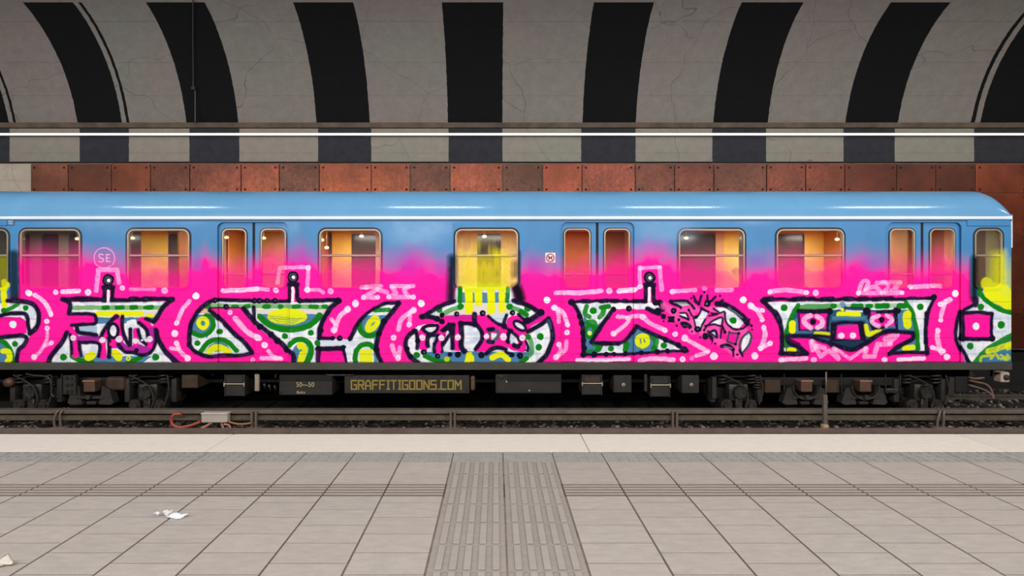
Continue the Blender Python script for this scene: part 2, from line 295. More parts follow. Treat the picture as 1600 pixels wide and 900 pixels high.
# ================= fourth letter =================
org(840)
D(73,345,27); H([(128,402),(160,440),(165,512)], 32, .65); H([(130,402),(200,445),(238,535)], 36, .78); D(130,405,26,HIL,.85); D(236,540,20,HIL,.85,7); D(232,600,23,HIL,.95,9)
H([(168,692),(178,740),(150,785)], 32, .7); H([(228,672),(218,735),(150,790)], 34, .6); D(165,690,20,HIL,.8,7); D(145,790,24,HIL,.8,6)
H([(145,287),(360,287),(500,272)], 38, .72); H([(640,275),(760,262)], 42, .88); H([(760,262),(800,240),(798,95),(955,88)], 30, .6, False); H([(955,90),(960,170),(970,262)], 36, .55); D(562,272,25,HIL,.8,8); D(800,240,20,HIL,.8,6); D(800,92,20,HIL,.6,6)
H([(1045,278),(1230,265)], 34, .62); D(1055,280,24,HIL,.6); D(1305,250,20,HIL,.5,6); H([(1400,266),(1515,266)], 38, .58)
F([(285,365),(540,362),(850,365),(930,365),(960,410),(930,430),(850,415),(600,415),(520,530),(440,660),(560,690),(690,680),(780,560),(950,640),(1090,700),(1160,740),(1010,755),(700,765),(360,775),(365,600),(340,460)], WHT)
F([(360,470),(450,560),(520,500),(440,650),(435,680),(480,690),(470,768),(362,772),(365,600)], BLU); F([(690,760),(690,690),(775,565),(870,605),(925,650),(905,750)], BLU)
G([(385,392),(375,455),(405,475)], 38, .85); D(438,428,27,GRN); G([(500,402),(558,396)], 36); G([(520,415),(510,455),(485,480)], 38, .8)
C(E(412,590,36,46)+[(448,590)], 32, GRN); D(410,605,17,(210,235,120)); G([(385,520),(440,515),(470,565)], 34, .85); G([(445,690),(490,700),(475,735)], 42); L([(380,748),(440,745)], 28, GRN, .8); D(577,727,23,GRN); D(987,700,25,GRN)
G([(700,690),(690,735)], 46); F(E(820,662,62,60), YEL, .97); L([(805,650),(808,680)], 8, BLU); L([(832,655),(840,672)], 12, BLU); G([(890,615),(925,660),(915,720)], 46, .8); D(910,720,24,GRN)
K([(260,360),(400,355),(540,350),(700,358),(850,350)], 22); D(270,362,28,BLK)
for x, w in ((380,50),(520,50),(600,50),(690,20),(770,30),(830,30)): K([(x-w/2,353),(x+w/2,353)], 32, False)
K([(275,365),(322,440),(350,540),(360,650),(362,770)], 32); K([(345,775),(520,772),(700,768),(850,757),(1010,745),(1165,742)], 20)
for x, y, r in ((360,775,24),(445,772,24),(540,770,20),(600,770,18),(690,765,20),(810,757,20),(935,750,20),(1015,742,20),(1145,732,28),(1100,695,22),(1000,655,22)): D(x,y,r,BLK)
for x, y in ((330,470),(345,530),(355,600),(360,660),(365,720)): D(x,y,22,BLK)
K([(770,548),(870,595),(960,635),(1070,685),(1165,740)], 30); K([(590,420),(520,520),(450,630),(425,678)], 32); K([(425,675),(540,688),(640,682),(690,660),(740,600),(775,552)], 28)
D(595,418,22,BLK); B(717,412,23,7); K([(515,685),(635,685)], 34, False)
K([(860,412),(910,435),(950,450)], 36); 
for x, y, r in ((920,365,24),(955,368,26),(975,412,26),(940,430,26),(965,390,18)): D(x,y,r,BLK)
antenna(874, 168, 352)
H([(630,475),(715,490),(690,540),(598,608)], 32, .7); H([(705,485),(760,470),(820,470),(870,520),(1000,583)], 36, .7); D(820,475,24,HIL,.8,7); D(597,608,24,HIL,.8,7); D(995,582,22,HIL,.8,7); D(1075,612,23,HIL,.9,9)
H([(1145,640),(1230,690),(1330,745)], 36, .72); H([(1330,750),(1240,780)], 34, .72); D(1150,640,28,HIL,.8); D(1378,782,30,HIL,.97,5); D(1132,806,23,HIL,.9,8); D(1205,800,18,HIL,.5,9)
H([(310,817),(520,815),(720,806)], 30, .8); H([(800,818),(900,800),(1060,810)], 36, .75); L([(330,830),(720,812)], 14, (255,245,252), .6)
# spiky tag in the loop of the letter
org(1020, 440, 10)
for pts, w in (([(180,380),(300,460),(380,560),(600,640),(620,760)],130),([(420,440),(600,480),(660,620),(640,760)],110),([(820,440),(1000,420),(1000,360)],100),([(780,760),(880,620),(1060,520),(1120,480)],110),
               ([(1080,520),(1120,700),(1190,770),(1420,760)],120),([(780,790),(900,820),(1000,900),(1250,1080)],130),([(1420,860),(1360,1000),(1320,1150)],120),([(600,380),(700,440),(800,500)],80)):
    C(pts, w, LPK, .75, soft=4)
F([(240,300),(500,300),(620,380),(660,420),(560,370),(430,390)], (190,190,200)); F([(420,500),(500,490),(560,590),(430,540)], WHT); F([(640,560),(690,570),(770,450),(860,480),(760,740),(700,740)], WHT)
F([(880,660),(960,590),(1080,570),(1060,670),(960,660)], WHT); F([(830,760),(920,690),(1060,690),(1040,720),(1060,860),(980,770)], LPK,.8); F([(890,800),(980,770),(990,860)], WHT)
F([(980,410),(1060,400),(1180,420),(1330,500),(1430,640),(1350,735),(1230,720),(1160,640),(1130,500),(1060,480),(1000,470)], WHT); D(1255,608,54,GRN)
K([(1000,345),(1120,360),(1240,420),(1360,510),(1440,590),(1480,650)], 84); L([(1180,400),(1400,560)], 26, (110,118,130), .8); K([(1480,660),(1400,735),(1280,745),(1190,690),(1140,610),(1130,490)], 26); K([(1480,650),(1510,590)], 24)
K([(280,310),(540,310)], 56, False); L([(330,325),(560,335)], 26, (140,140,150), .8); K([(290,330),(400,380),(440,400)], 36); K([(560,330),(650,420)], 32); 
for pts in ([(640,230),(680,330)],[(760,220),(730,330)],[(855,220),(850,330)],[(980,240),(920,300)],[(1090,290),(1020,350)]): K(pts, 34)
K([(670,310),(720,350)], 52); F([(810,290),(920,290),(900,380),(860,400),(800,380)], BLK); D(845,350,16,(130,140,150))
K([(760,410),(870,475)], 34); K([(560,440),(620,540),(690,560),(760,440)], 22); D(560,445,22,BLK); D(680,550,24,BLK); K([(640,560),(670,740)], 20); K([(820,590),(760,700),(740,760)], 24); D(695,745,48,BLK); D(700,740,14,(90,100,120))
K([(430,490),(520,500),(560,600)], 22); K([(430,540),(550,590)], 30); K([(880,540),(1000,510),(1110,470),(1130,500)], 24); K([(920,500),(990,510)], 36); K([(950,420),(1020,470)], 26)
K([(800,760),(900,640),(1080,560),(1080,700),(1060,880)], 24); K([(820,690),(960,670),(1070,700)], 24); K([(880,790),(980,770),(1000,870)], 36); K([(860,770),(980,870)], 22); K([(1080,700),(1130,790)], 26); D(805,760,20,BLK); D(1125,790,24,BLK)
for x, y, r in ((325,455,46),(500,675,54),(165,545,40),(820,860,48)): D(x,y,r,BLK)
K([(460,650),(540,670),(580,710)], 60); D(325,452,12,GRY); F([(230,640),(250,560),(330,550),(340,640)], BLK); L([(250,560),(320,560)], 40, BLK); L([(480,680),(550,690)], 24, (90,60,90), .7)
for x, y, r in ((805,165,18),(600,262,16),(1050,225,16),(165,618,14),(370,690,18),(615,785,16),(740,865,14),(440,415,18),(575,745,10),(1540,690,22),(1550,752,16),(405,600,24),(1345,815,16),(1195,790,18)): D(x,y,r,BLK)
org(1100)
F([(295,690),(305,640),(350,592),(368,620),(355,680),(292,755)], WHT); C([(350,592),(370,630),(352,690),(292,758),(278,700),(300,635),(350,592)], 18, (70,70,84), .97)
L([(195,600),(270,605),(245,690),(182,668),(195,600)], 16, (70,64,84)); D(220,635,27,PINK); D(270,605,11,BLK); D(245,690,11,BLK)
K([(140,705),(190,700),(225,730)], 28); L([(160,708),(215,720)], 12, (110,100,120)); K([(228,735),(232,780)], 12); K([(275,735),(300,780)], 14); K([(5,615),(40,620),(60,645)], 26)
for x, y, r in ((260,770,9),(60,685,5),(88,685,8),(65,665,8),(370,542,10)): D(x,y,r,BLK)
# ================= masked face =================
D(307,343,27); H([(368,385),(400,415),(455,424)], 36, .75); H([(372,392),(420,430),(455,500)], 34, .7); D(365,388,26,HIL,.85); D(460,425,18,HIL,.85,6); D(455,500,18,HIL,.85,6)
H([(465,560),(478,620),(445,720)], 38, .7); H([(440,720),(520,682)], 36, .75); D(467,556,20,HIL,.8,7); D(518,682,20,HIL,.9,7); D(440,722,22,HIL,.85,6); D(397,780,28,HIL,.97)
H([(515,282),(640,265),(800,285)], 38, .65); D(515,280,22,HIL,.7); D(800,286,20,HIL,.85,6); D(872,287,25,HIL,.8,6)
F([(480,360),(900,352),(1600,350),(1810,345),(1760,450),(1745,560),(1745,750),(600,750),(615,600),(590,490),(540,425)], WHT)
F([(735,420),(1600,420),(1660,470),(1670,750),(1500,755),(1640,640),(1640,600),(1510,600),(1400,600),(1250,690),(1150,735),(1080,710),(980,690),(820,640),(650,640),(700,690),(780,755),(640,750),(645,620),(690,480)], TEA)
F([(640,690),(740,700),(790,755),(640,755)], TEA)
F([(650,640),(820,640),(980,690),(1080,715),(1150,740),(1260,690),(1400,605),(1640,605),(1640,650),(1440,750),(1440,860),(800,860),(800,760),(720,700),(660,680)], PINK)
F([(1260,500),(1280,590),(1390,590),(1500,570),(1600,590),(1600,420),(1540,420)], BLU, .7); F([(650,520),(730,480),(740,590),(660,600)], BLU, .9)
C([(745,405),(850,395),(1000,396)], 42, (60,140,60), .85); L([(1000,390),(1600,388)], 36, (120,165,120), .6)
for x, w in ((1013,12),(1195,60),(1290,20),(1400,90),(1555,30)): L([(x-w/2,391),(x+w/2,390)], 40, GRN)
L([(1080,375),(1100,410)], 40, BLU, .7); L([(1120,425),(1270,425)], 30, BEI); L([(1100,408),(1255,412)], 26, (20,50,90), .9)
L([(1055,458),(1205,458)], 46, YEL); D(1080,420,14,YEL); G([(735,385),(690,460),(660,540),(640,620),(632,700)], 34); D(625,405,27,GRN)
F([(1000,470),(1270,470),(1270,500),(1000,500)], BLU, .9)
F([(735,445),(972,440),(955,578),(745,580)], PINK); F([(1285,440),(1510,430),(1500,550),(1310,565)], PINK)
L([(990,560),(730,595)], 30, BLU, .6)
F([(1030,545),(1212,535),(1235,655),(1035,660)], PINK)
C([(690,530),(690,580)], 54, YEL); L([(875,608),(980,615)], 38, YEL, .9); C([(1262,550),(1285,610),(1370,585)], 42, YEL, .95); L([(665,735),(705,735)], 40, YEL)
K([(450,350),(600,335),(700,342),(850,338),(1000,345),(1100,335),(1250,338),(1400,335),(1600,338),(1810,328)], 26)
for x, w in ((500,60),(740,90),(840,30),(960,80),(1130,60),(1240,60),(1350,60),(1450,60),(1640,40),(1790,30)): K([(x-w/2,337),(x+w/2,334)], 36, False)
K([(465,355),(535,430),(585,500),(608,600),(606,755)], 34); D(470,352,28,BLK); K([(555,440),(590,510)], 44); K([(600,760),(710,765),(800,762)], 36); K([(800,760),(740,712),(668,680),(650,635)], 34)
L([(680,660),(740,690)], 26, (70,10,70), .9)
K([(740,430),(860,434),(980,428)], 34, False); K([(980,430),(968,500),(965,580)], 22); L([(740,440),(748,580)], 18, (70,10,70), .9); L([(750,578),(950,578)], 16, (70,10,70), .7); D(980,432,26,BLK)
K([(1290,420),(1295,500),(1320,570)], 22); K([(1360,440),(1500,432)], 28); K([(1510,425),(1515,500),(1528,560)], 40); K([(1320,568),(1400,558)], 20); D(1270,430,30,BLK); D(1522,430,28,BLK)
H([(835,465),(790,485),(785,520),(835,562)], 38, .75); H([(880,470),(922,500),(920,540),(885,562)], 38, .75); D(852,515,25,BLK)
H([(1365,468),(1315,490),(1320,525),(1365,548)], 36, .75); H([(1430,465),(1475,485),(1478,510),(1430,545)], 36, .75); D(1388,500,23,BLK)
K([(1010,530),(1100,520),(1240,525)], 20); K([(1015,540),(1008,620),(1000,690)], 46); K([(1225,530),(1235,600),(1250,665)], 44); K([(1030,660),(1220,665)], 20)
F([(985,665),(1250,660),(1260,690),(1150,738),(1060,715),(985,695)], (24,54,78)); 
K([(650,632),(740,625),(840,632),(900,655),(990,685)], 28); K([(990,685),(1080,715),(1155,732),(1260,685),(1400,598),(1520,590),(1640,600)], 34); K([(650,625),(900,622),(1000,640)], 20)
D(1072,623,25,HIL,.97,5); D(1164,621,25,HIL,.97,5)
H([(838,668),(850,735),(880,700),(940,720)], 38, .6, False); H([(850,665),(910,785),(975,740),(1050,805),(1012,722)], 36, .6, False); H([(1030,725),(1140,805),(1265,715)], 28, .6, False); H([(1268,725),(1255,785),(1330,785),(1355,690),(1410,690),(1470,690)], 38, .6, False); H([(1415,650),(1520,620),(1450,680)], 44, .6, False)
H([(605,815),(700,805),(800,800)], 36, .75); D(605,812,24,HIL,.7); D(858,812,24,HIL,.7,6); D(1412,810,22,HIL,.75,8)
H([(1205,288),(1240,200),(1285,205),(1260,262)], 34, .6); H([(1260,265),(1330,240),(1368,285),(1210,288)], 34, .58); H([(1355,212),(1430,215),(1440,255),(1395,285)], 38, .55); H([(1390,205),(1550,205)], 30, .5); H([(1550,210),(1480,265),(1560,288),(1390,290)], 36, .58, False); D(1205,290,20,HIL,.9); D(1560,288,18,HIL,.85)
# ================= right end =================
org(1280)
F([(695,345),(905,345),(862,440),(842,540),(842,745),(795,745),(775,570),(745,430)], WHT)
F([(625,455),(730,440),(768,560),(790,745),(600,755),(735,670),(750,610),(630,590)], BLU)
G([(690,362),(735,430),(760,520),(778,620),(786,725)], 34); D(803,398,26,GRN); L([(640,392),(680,390)], 44, GRN)
C([(700,460),(698,500),(702,540)], 66, YEL, .95, mott=.1); L([(680,724),(745,715)], 42, YEL)
K([(915,330),(875,410),(852,510),(845,620),(855,760)], 26); D(908,325,26,BLK)
for x, y in ((852,470),(850,520),(845,590),(846,660),(855,745)): K([(x,y-20),(x,y+20)], 32, False)
K([(560,765),(700,755),(860,755)], 26); K([(555,768),(640,705),(740,650),(745,605)], 34); K([(500,595),(600,592),(745,602)], 28)
D(1078,293,28); H([(1035,342),(965,378)], 42, .8); H([(1005,350),(975,430),(962,502)], 34, .72); D(962,503,19,HIL,.85,7); D(958,378,20,HIL,.8,6); H([(940,590),(938,650),(958,735)], 40, .7); H([(900,718),(985,745)], 36, .75); D(943,585,22,HIL,.75,7); D(970,748,26,HIL,.8,6); D(1010,790,27,HIL,.97); D(898,715,20,HIL,.8,6)
H([(725,243),(860,235),(960,232)], 36, .7); D(725,243,20,HIL,.75,6); L([(630,810),(830,802)], 34, (255,240,250), .9, soft=1.3); D(510,810,22,HIL,.8,8)
X([(1180,-330),(1900,-330),(1900,1000),(1165,1000),(1120,740),(1075,640),(1080,540),(1110,450),(1220,350),(1185,300)], 4)
F([(1165,860),(1120,740),(1075,640),(1080,540),(1110,450),(1225,350),(1700,420),(1700,860)], (62,116,160), .8, soft=2)
# fresh blue with yellow fade, white and pink square at the cab end
F([(1245,300),(1290,330),(1390,405),(1520,455),(1700,455),(1700,610),(1520,610),(1390,675),(1260,750),(1200,835),(1150,790),(1090,690),(1085,560),(1115,445),(1220,370)], WHT)
for k in range(5): L([(1370,480+k*38),(1500,478+k*38)], 16, (170,195,225), .4, soft=3)
L([(1215,30),(1212,320)], 60, (8,8,12), .96, soft=9); L([(1218,330),(1222,380)], 44, BLK, .9, soft=3)
F([(1365,-20),(1450,-40),(1480,120),(1485,270),(1345,270)], (222,224,24), .75, soft=14, mott=.15)
F([(1500,20),(1520,150),(1530,330),(1470,330)], (200,210,60), .5, soft=10)
C([(1320,210),(1340,300),(1430,345),(1500,395)], 92, YEL, .97, soft=2); F([(1300,190),(1480,230),(1530,340),(1530,415),(1400,370),(1310,320)], YEL, .9, soft=4)
L([(1250,230),(1252,300)], 30, (20,90,30), .9)
G([(1252,275),(1290,335),(1380,400),(1460,435),(1600,455)], 36); D(1262,400,26,GRN); D(1422,538,29,GRN); D(1180,705,27,GRN)
F([(1120,455),(1355,455),(1358,655),(1118,655)], PINK); D(1225,550,28)
C([(1520,640),(1400,700),(1310,760),(1260,830)], 60, (48,98,122), .4, soft=4)
C([(1600,600),(1510,622),(1400,680),(1290,752),(1205,850)], 44, (34,130,44), .95, mott=.1)
C([(1600,680),(1490,690),(1390,725),(1320,745)], 46, YEL, .8, mott=.3); F([(1440,690),(1520,660),(1520,720),(1460,740)], YEL, .8, soft=2)
for pts in ([(1262,840),(1268,790),(1340,775)],[(1340,800),(1380,765),(1400,800)],[(1420,775),(1450,795),(1420,805)],[(1470,770),(1485,800),(1455,810),(1470,780)]): C(pts, 22, (205,215,40), .8)
K([(1120,448),(1240,440),(1350,452)], 28); K([(1350,455),(1345,560),(1350,640)], 24); K([(1130,648),(1250,650),(1350,648)], 30); K([(1118,450),(1122,560),(1122,655)], 30)
D(1115,445,22,BLK); D(1350,645,26,BLK); D(1120,645,22,BLK)
K([(1225,355),(1190,390),(1120,435),(1090,520),(1080,620),(1100,700),(1145,780),(1175,860)], 26)
L([(1150,800),(1185,860)], 30, BLK)
# dirty panel seams
org(0, 0, 1)
for y in (471.5, 498.2, 528.5, 553): L([(-40, y), (1600, y)], .8, (30, 26, 50), .28, soft=.7)
for x in (330, 452, 395, 868, 1000, 1380, 1512): L([(x, 425), (x, 566)], .8, (40, 10, 50), .16, soft=.8)
L([(-40, 566.2), (1600, 566.2)], 1.6, (20, 18, 24), .5)
ALP = np.clip(ALP, 0, 1)
# ---------------------------------------------------------------- scene helpers
import bpy, bmesh, math, random
from mathutils import Vector, Matrix
random.seed(5)
sc = bpy.context.scene
col = sc.collection
F_PX, VX, VY, EYE = 896.0, 775.0, 428.0, 1.6      # focal length in pixels, vanishing point, eye height
DT = 9.64                                          # distance of the car side
ST = F_PX/DT
def tx(px, d=DT): return (px-VX)*d/F_PX
def tz(py, d=DT): return EYE+(VY-py)*d/F_PX
def s2l(c): return tuple(((v/255)/12.92 if v/255 <= .04045 else ((v/255+.055)/1.055)**2.4) for v in c)+(1.0,)

def new_mat(name):
    m = bpy.data.materials.new(name); m.use_nodes = True
    nt = m.node_tree; b = nt.nodes['Principled BSDF']; return m, nt, b
def nd(nt, t, **k):
    n = nt.nodes.new(t)
    for a, v in k.items():
        if a.startswith('i_'):
            key = a[2:]; key = int(key) if key.isdigit() else key.replace('_', ' ')
            n.inputs[key].default_value = v
        else: setattr(n, a, v)
    return n
def math_n(nt, op, a, b=None, clamp=False):
    n = nd(nt, 'ShaderNodeMath', operation=op, use_clamp=clamp)
    for i, v in enumerate((a, b)):
        if v is None: continue
        if isinstance(v, (int, float)): n.inputs[i].default_value = v
        else: nt.links.new(v, n.inputs[i])
    return n.outputs[0]
def mix_n(nt, fac, a, b, blend='MIX'):
    n = nd(nt, 'ShaderNodeMix', data_type='RGBA', blend_type=blend)
    for sock, v in ((n.inputs[0], fac), (n.inputs[6], a), (n.inputs[7], b)):
        if isinstance(v, (int, float)): sock.default_value = v
        elif isinstance(v, tuple): sock.default_value = v
        else: nt.links.new(v, sock)
    return n.outputs[2]
def noise_n(nt, vec, scale, detail=4, rough=.6, ramp=None):
    n = nd(nt, 'ShaderNodeTexNoise'); n.inputs['Scale'].default_value = scale; n.inputs['Detail'].default_value = detail; n.inputs['Roughness'].default_value = rough
    if vec is not None: nt.links.new(vec, n.inputs['Vector'])
    o = n.outputs['Fac']
    if ramp:
        r = nd(nt, 'ShaderNodeMapRange'); r.inputs[1].default_value, r.inputs[2].default_value = ramp
        nt.links.new(o, r.inputs[0]); o = r.outputs[0]
    return o
def coords(nt, scale=None, kind='Object'):
    t = nd(nt, 'ShaderNodeTexCoord'); o = t.outputs[kind]
    if scale:
        m = nd(nt, 'ShaderNodeMapping'); m.inputs['Scale'].default_value = scale; nt.links.new(o, m.inputs[0]); o = m.outputs[0]
    return o
def bump_n(nt, b, h, strength=.3, dist=.01):
    n = nd(nt, 'ShaderNodeBump'); n.inputs['Strength'].default_value = strength; n.inputs['Distance'].default_value = dist
    nt.links.new(h, n.inputs['Height']); nt.links.new(n.outputs[0], b.inputs['Normal'])
def mat_simple(name, c, rough=.6, metal=0, var=.15, scale=6, spec=.5, emit=None, es=0, bump=0):
    m, nt, b = new_mat(name)
    b.inputs['Roughness'].default_value = rough; b.inputs['Metallic'].default_value = metal; b.inputs['Specular IOR Level'].default_value = spec
    c = s2l(c)
    if var:
        v = coords(nt); n = noise_n(nt, v, scale, 5, .65, (.3, .7))
        dk = tuple(x*(1-var) for x in c[:3])+(1,); lt = tuple(min(1, x*(1+var)) for x in c[:3])+(1,)
        nt.links.new(mix_n(nt, n, dk, lt), b.inputs['Base Color'])
        if bump: bump_n(nt, b, noise_n(nt, v, scale*8, 4), bump)
    else: b.inputs['Base Color'].default_value = c
    if emit: b.inputs['Emission Color'].default_value = s2l(emit); b.inputs['Emission Strength'].default_value = es
    return m

def obj(name, bm, mat, parent=None, smooth=False, kind=None, label=None):
    me = bpy.data.meshes.new(name)
    if isinstance(bm, bpy.types.Mesh): me = bm; me.name = name
    else:
        bm.to_mesh(me); bm.free()
    o = bpy.data.objects.new(name, me); col.objects.link(o)
    if mat: 
        me.materials.clear()
        for m in (mat if isinstance(mat, (list, tuple)) else [mat]): me.materials.append(m)
    if smooth:
        for p in me.polygons: p.use_smooth = True
        if smooth == 'auto':
            try: me.set_sharp_from_angle(angle=math.radians(38))
            except Exception: pass
    if parent:
        o.parent = parent; w = wloc(parent); me.transform(Matrix.Translation(-w))
    if kind: o['kind'] = kind
    if label: o['label'] = label
    return o
def wloc(o):
    v = Vector(o.location)
    while o.parent: o = o.parent; v += o.location
    return v
def tag(o, label, cat, group=None, kind=None):
    o['label'] = label; o['category'] = cat
    if group: o['group'] = group
    if kind: o['kind'] = kind
    return o
def thing(name, label, cat, loc, group=None):
    o = bpy.data.objects.new(name, None); col.objects.link(o); o.location = loc; o.empty_display_size = .1
    return tag(o, label, cat, group)
def single(name, bm, mat, label, cat, group=None, smooth=False, kind=None):
    """a thing that is one mesh: its origin goes to the middle of its base"""
    o = obj(name, bm, mat, None, smooth)
    vs = [v.co for v in o.data.vertices]
    c = Vector(((min(v.x for v in vs)+max(v.x for v in vs))/2, (min(v.y for v in vs)+max(v.y for v in vs))/2, min(v.z for v in vs)))
    o.data.transform(Matrix.Translation(-c)); o.location = c
    return tag(o, label, cat, group, kind)
def NB(): return bmesh.new()
def merge(main, tmp):
    vm = [main.verts.new(v.co) for v in tmp.verts]; tmp.verts.index_update()
    for f in tmp.faces: main.faces.new([vm[v.index] for v in f.verts])
    tmp.free(); return main
def box(bm, x0, x1, y0, y1, z0, z1, bev=0, seg=2):
    if not bev:
        v = [bm.verts.new((x, y, z)) for z in (min(z0, z1), max(z0, z1)) for y in (min(y0, y1), max(y0, y1)) for x in (min(x0, x1), max(x0, x1))]
        for f in ((0, 2, 3, 1), (4, 5, 7, 6), (0, 1, 5, 4), (2, 6, 7, 3), (0, 4, 6, 2), (1, 3, 7, 5)): bm.faces.new([v[i] for i in f])
        return bm
    main, bm = bm, bmesh.new()
    r = bmesh.ops.create_cube(bm, size=1)
    vs = r['verts']
    for v in vs:
        v.co = Vector(((x0+x1)/2+v.co.x*(x1-x0), (y0+y1)/2+v.co.y*(y1-y0), (z0+z1)/2+v.co.z*(z1-z0)))
    if bev:
        es = list({e for v in vs for e in v.link_edges})
        bmesh.ops.bevel(bm, geom=es, offset=bev, segments=seg, profile=.5, affect='EDGES')
    return merge(main, bm)
def cyl(bm, p, q, r, r2=None, n=20, caps=True):
    p, q = Vector(p), Vector(q); d = q-p
    m = Matrix.Translation((p+q)/2) @ d.to_track_quat('Z', 'Y').to_matrix().to_4x4()
    bmesh.ops.create_cone(bm, cap_ends=caps, segments=n, radius1=r, radius2=r if r2 is None else r2, depth=d.length, matrix=m)
    return bm
def tube(bm, pts, r, n=10, cr=5):
    pts = [Vector(p) for p in pts]
    if cr and len(pts) > 2:
        q = [pts[0]]+pts+[pts[-1]]; out = []
        for i in range(1, len(q)-2):
            a, b, c, d = q[i-1:i+3]
            for k in range(cr):
                t = k/cr; out.append(.5*((2*b)+(c-a)*t+(2*a-5*b+4*c-d)*t*t+(3*b-a-3*c+d)*t**3))
        pts = out+[pts[-1]]
    rings = []; up = Vector((0.13, .2, 1)).normalized()
    for i, p in enumerate(pts):
        t = (pts[min(i+1, len(pts)-1)]-pts[max(i-1, 0)]).normalized()
        a = t.cross(up)
        if a.length < 1e-4: a = t.cross(Vector((1, 0, 0)))
        a.normalize(); b = t.cross(a)
        rings.append([bm.verts.new(p+a*math.cos(2*math.pi*k/n)*r+b*math.sin(2*math.pi*k/n)*r) for k in range(n)])
    for A, Bq in zip(rings[:-1], rings[1:]):
        for k in range(n): bm.faces.new((A[k], A[(k+1) % n], Bq[(k+1) % n], Bq[k]))
    bm.faces.new(rings[0]); bm.faces.new(list(reversed(rings[-1])))
    return bm
def torus(bm, c, R, r, axis='y', n=28, m=8, a0=0, a1=2*math.pi):
    full = abs(a1-a0-2*math.pi) < 1e-3; N = n if full else n+1; rings = []
    for i in range(N):
        a = a0+(a1-a0)*i/n; ring = []
        for j in range(m):
            b = 2*math.pi*j/m; rr = R+r*math.cos(b); h = r*math.sin(b)
            v = (rr*math.cos(a), h, rr*math.sin(a)) if axis == 'y' else (rr*math.cos(a), rr*math.sin(a), h)
            ring.append(bm.verts.new(Vector(c)+Vector(v)))
        rings.append(ring)
    for i in range(N if full else N-1):
        A, Bq = rings[i], rings[(i+1) % N]
        for j in range(m): bm.faces.new((A[j], A[(j+1) % m], Bq[(j+1) % m], Bq[j]))
    if not full: bm.faces.new(rings[0]); bm.faces.new(list(reversed(rings[-1])))
    return bm
def rrect(x0, x1, z0, z1, r, n=6):
    out = []
    for cx, cz, a0 in ((x1-r, z1-r, 0), (x0+r, z1-r, 90), (x0+r, z0+r, 180), (x1-r, z0+r, 270)):
        for k in range(n+1):
            a = math.radians(a0+90*k/n); out.append((cx+r*math.cos(a), cz+r*math.sin(a)))
    return out
def rtop(x0, x1, z0, z1, r, n=6):
    out = [(x0, z0), (x1, z0)]
    for cx, cz, a0 in ((x1-r, z1-r, 0), (x0+r, z1-r, 90)):
        for k in range(n+1):
            a = math.radians(a0+90*k/n); out.append((cx+r*math.cos(a), cz+r*math.sin(a)))
    return out
def plate(contours, y0, y1):
    """flat sheet in the XZ plane with holes, thickness y0..y1 -> Mesh"""
    cu = bpy.data.curves.new('c', 'CURVE'); cu.dimensions = '2D'; cu.fill_mode = 'BOTH'; cu.extrude = abs(y1-y0)/2
    for c in contours:
        sp = cu.splines.new('POLY'); sp.points.add(len(c)-1); sp.use_cyclic_u = True
        for p, (x, z) in zip(sp.points, c): p.co = (x, z, 0, 1)
    o = bpy.data.objects.new('c', cu); col.objects.link(o)
    dg = bpy.context.evaluated_depsgraph_get(); me = bpy.data.meshes.new_from_object(o.evaluated_get(dg))
    bpy.data.objects.remove(o); bpy.data.curves.remove(cu)
    me.transform(Matrix(((1, 0, 0, 0), (0, 0, -1, (y0+y1)/2), (0, 1, 0, 0), (0, 0, 0, 1))))
    bm = bmesh.new(); bm.from_mesh(me); bmesh.ops.remove_doubles(bm, verts=bm.verts, dist=1e-5)
    bmesh.ops.recalc_face_normals(bm, faces=bm.faces); bm.to_mesh(me); bm.free()
    return me
def prism(bm, prof, x0, x1):
    """profile of (y, z) points swept along X (closed loop)"""
    A = [bm.verts.new((x0, y, z)) for y, z in prof]; Bq = [bm.verts.new((x1, y, z)) for y, z in prof]; n = len(prof)
    for i in range(n): bm.faces.new((A[i], A[(i+1) % n], Bq[(i+1) % n], Bq[i]))
    bm.faces.new(list(reversed(A))); bm.faces.new(Bq)
    bmesh.ops.recalc_face_normals(bm, faces=bm.faces)
    return bm
def text_mesh(s, size, x, z, y, width=None, depth=.002):
    cu = bpy.data.curves.new('t', 'FONT'); cu.body = s; cu.size = size; cu.extrude = depth
    o = bpy.data.objects.new('t', cu); col.objects.link(o)
    dg = bpy.context.evaluated_depsgraph_get(); me = bpy.data.meshes.new_from_object(o.evaluated_get(dg))
    bpy.data.objects.remove(o); bpy.data.curves.remove(cu)
    xs = [v.co.x for v in me.vertices]; w = max(xs)-min(xs)
    k = (width/w) if width else 1
    me.transform(Matrix.Diagonal((k, 1, 1, 1)) @ Matrix.Translation((-min(xs), 0, 0)))
    me.transform(Matrix(((1, 0, 0, x), (0, 0, -1, y), (0, 1, 0, z), (0, 0, 0, 1))))
    return me

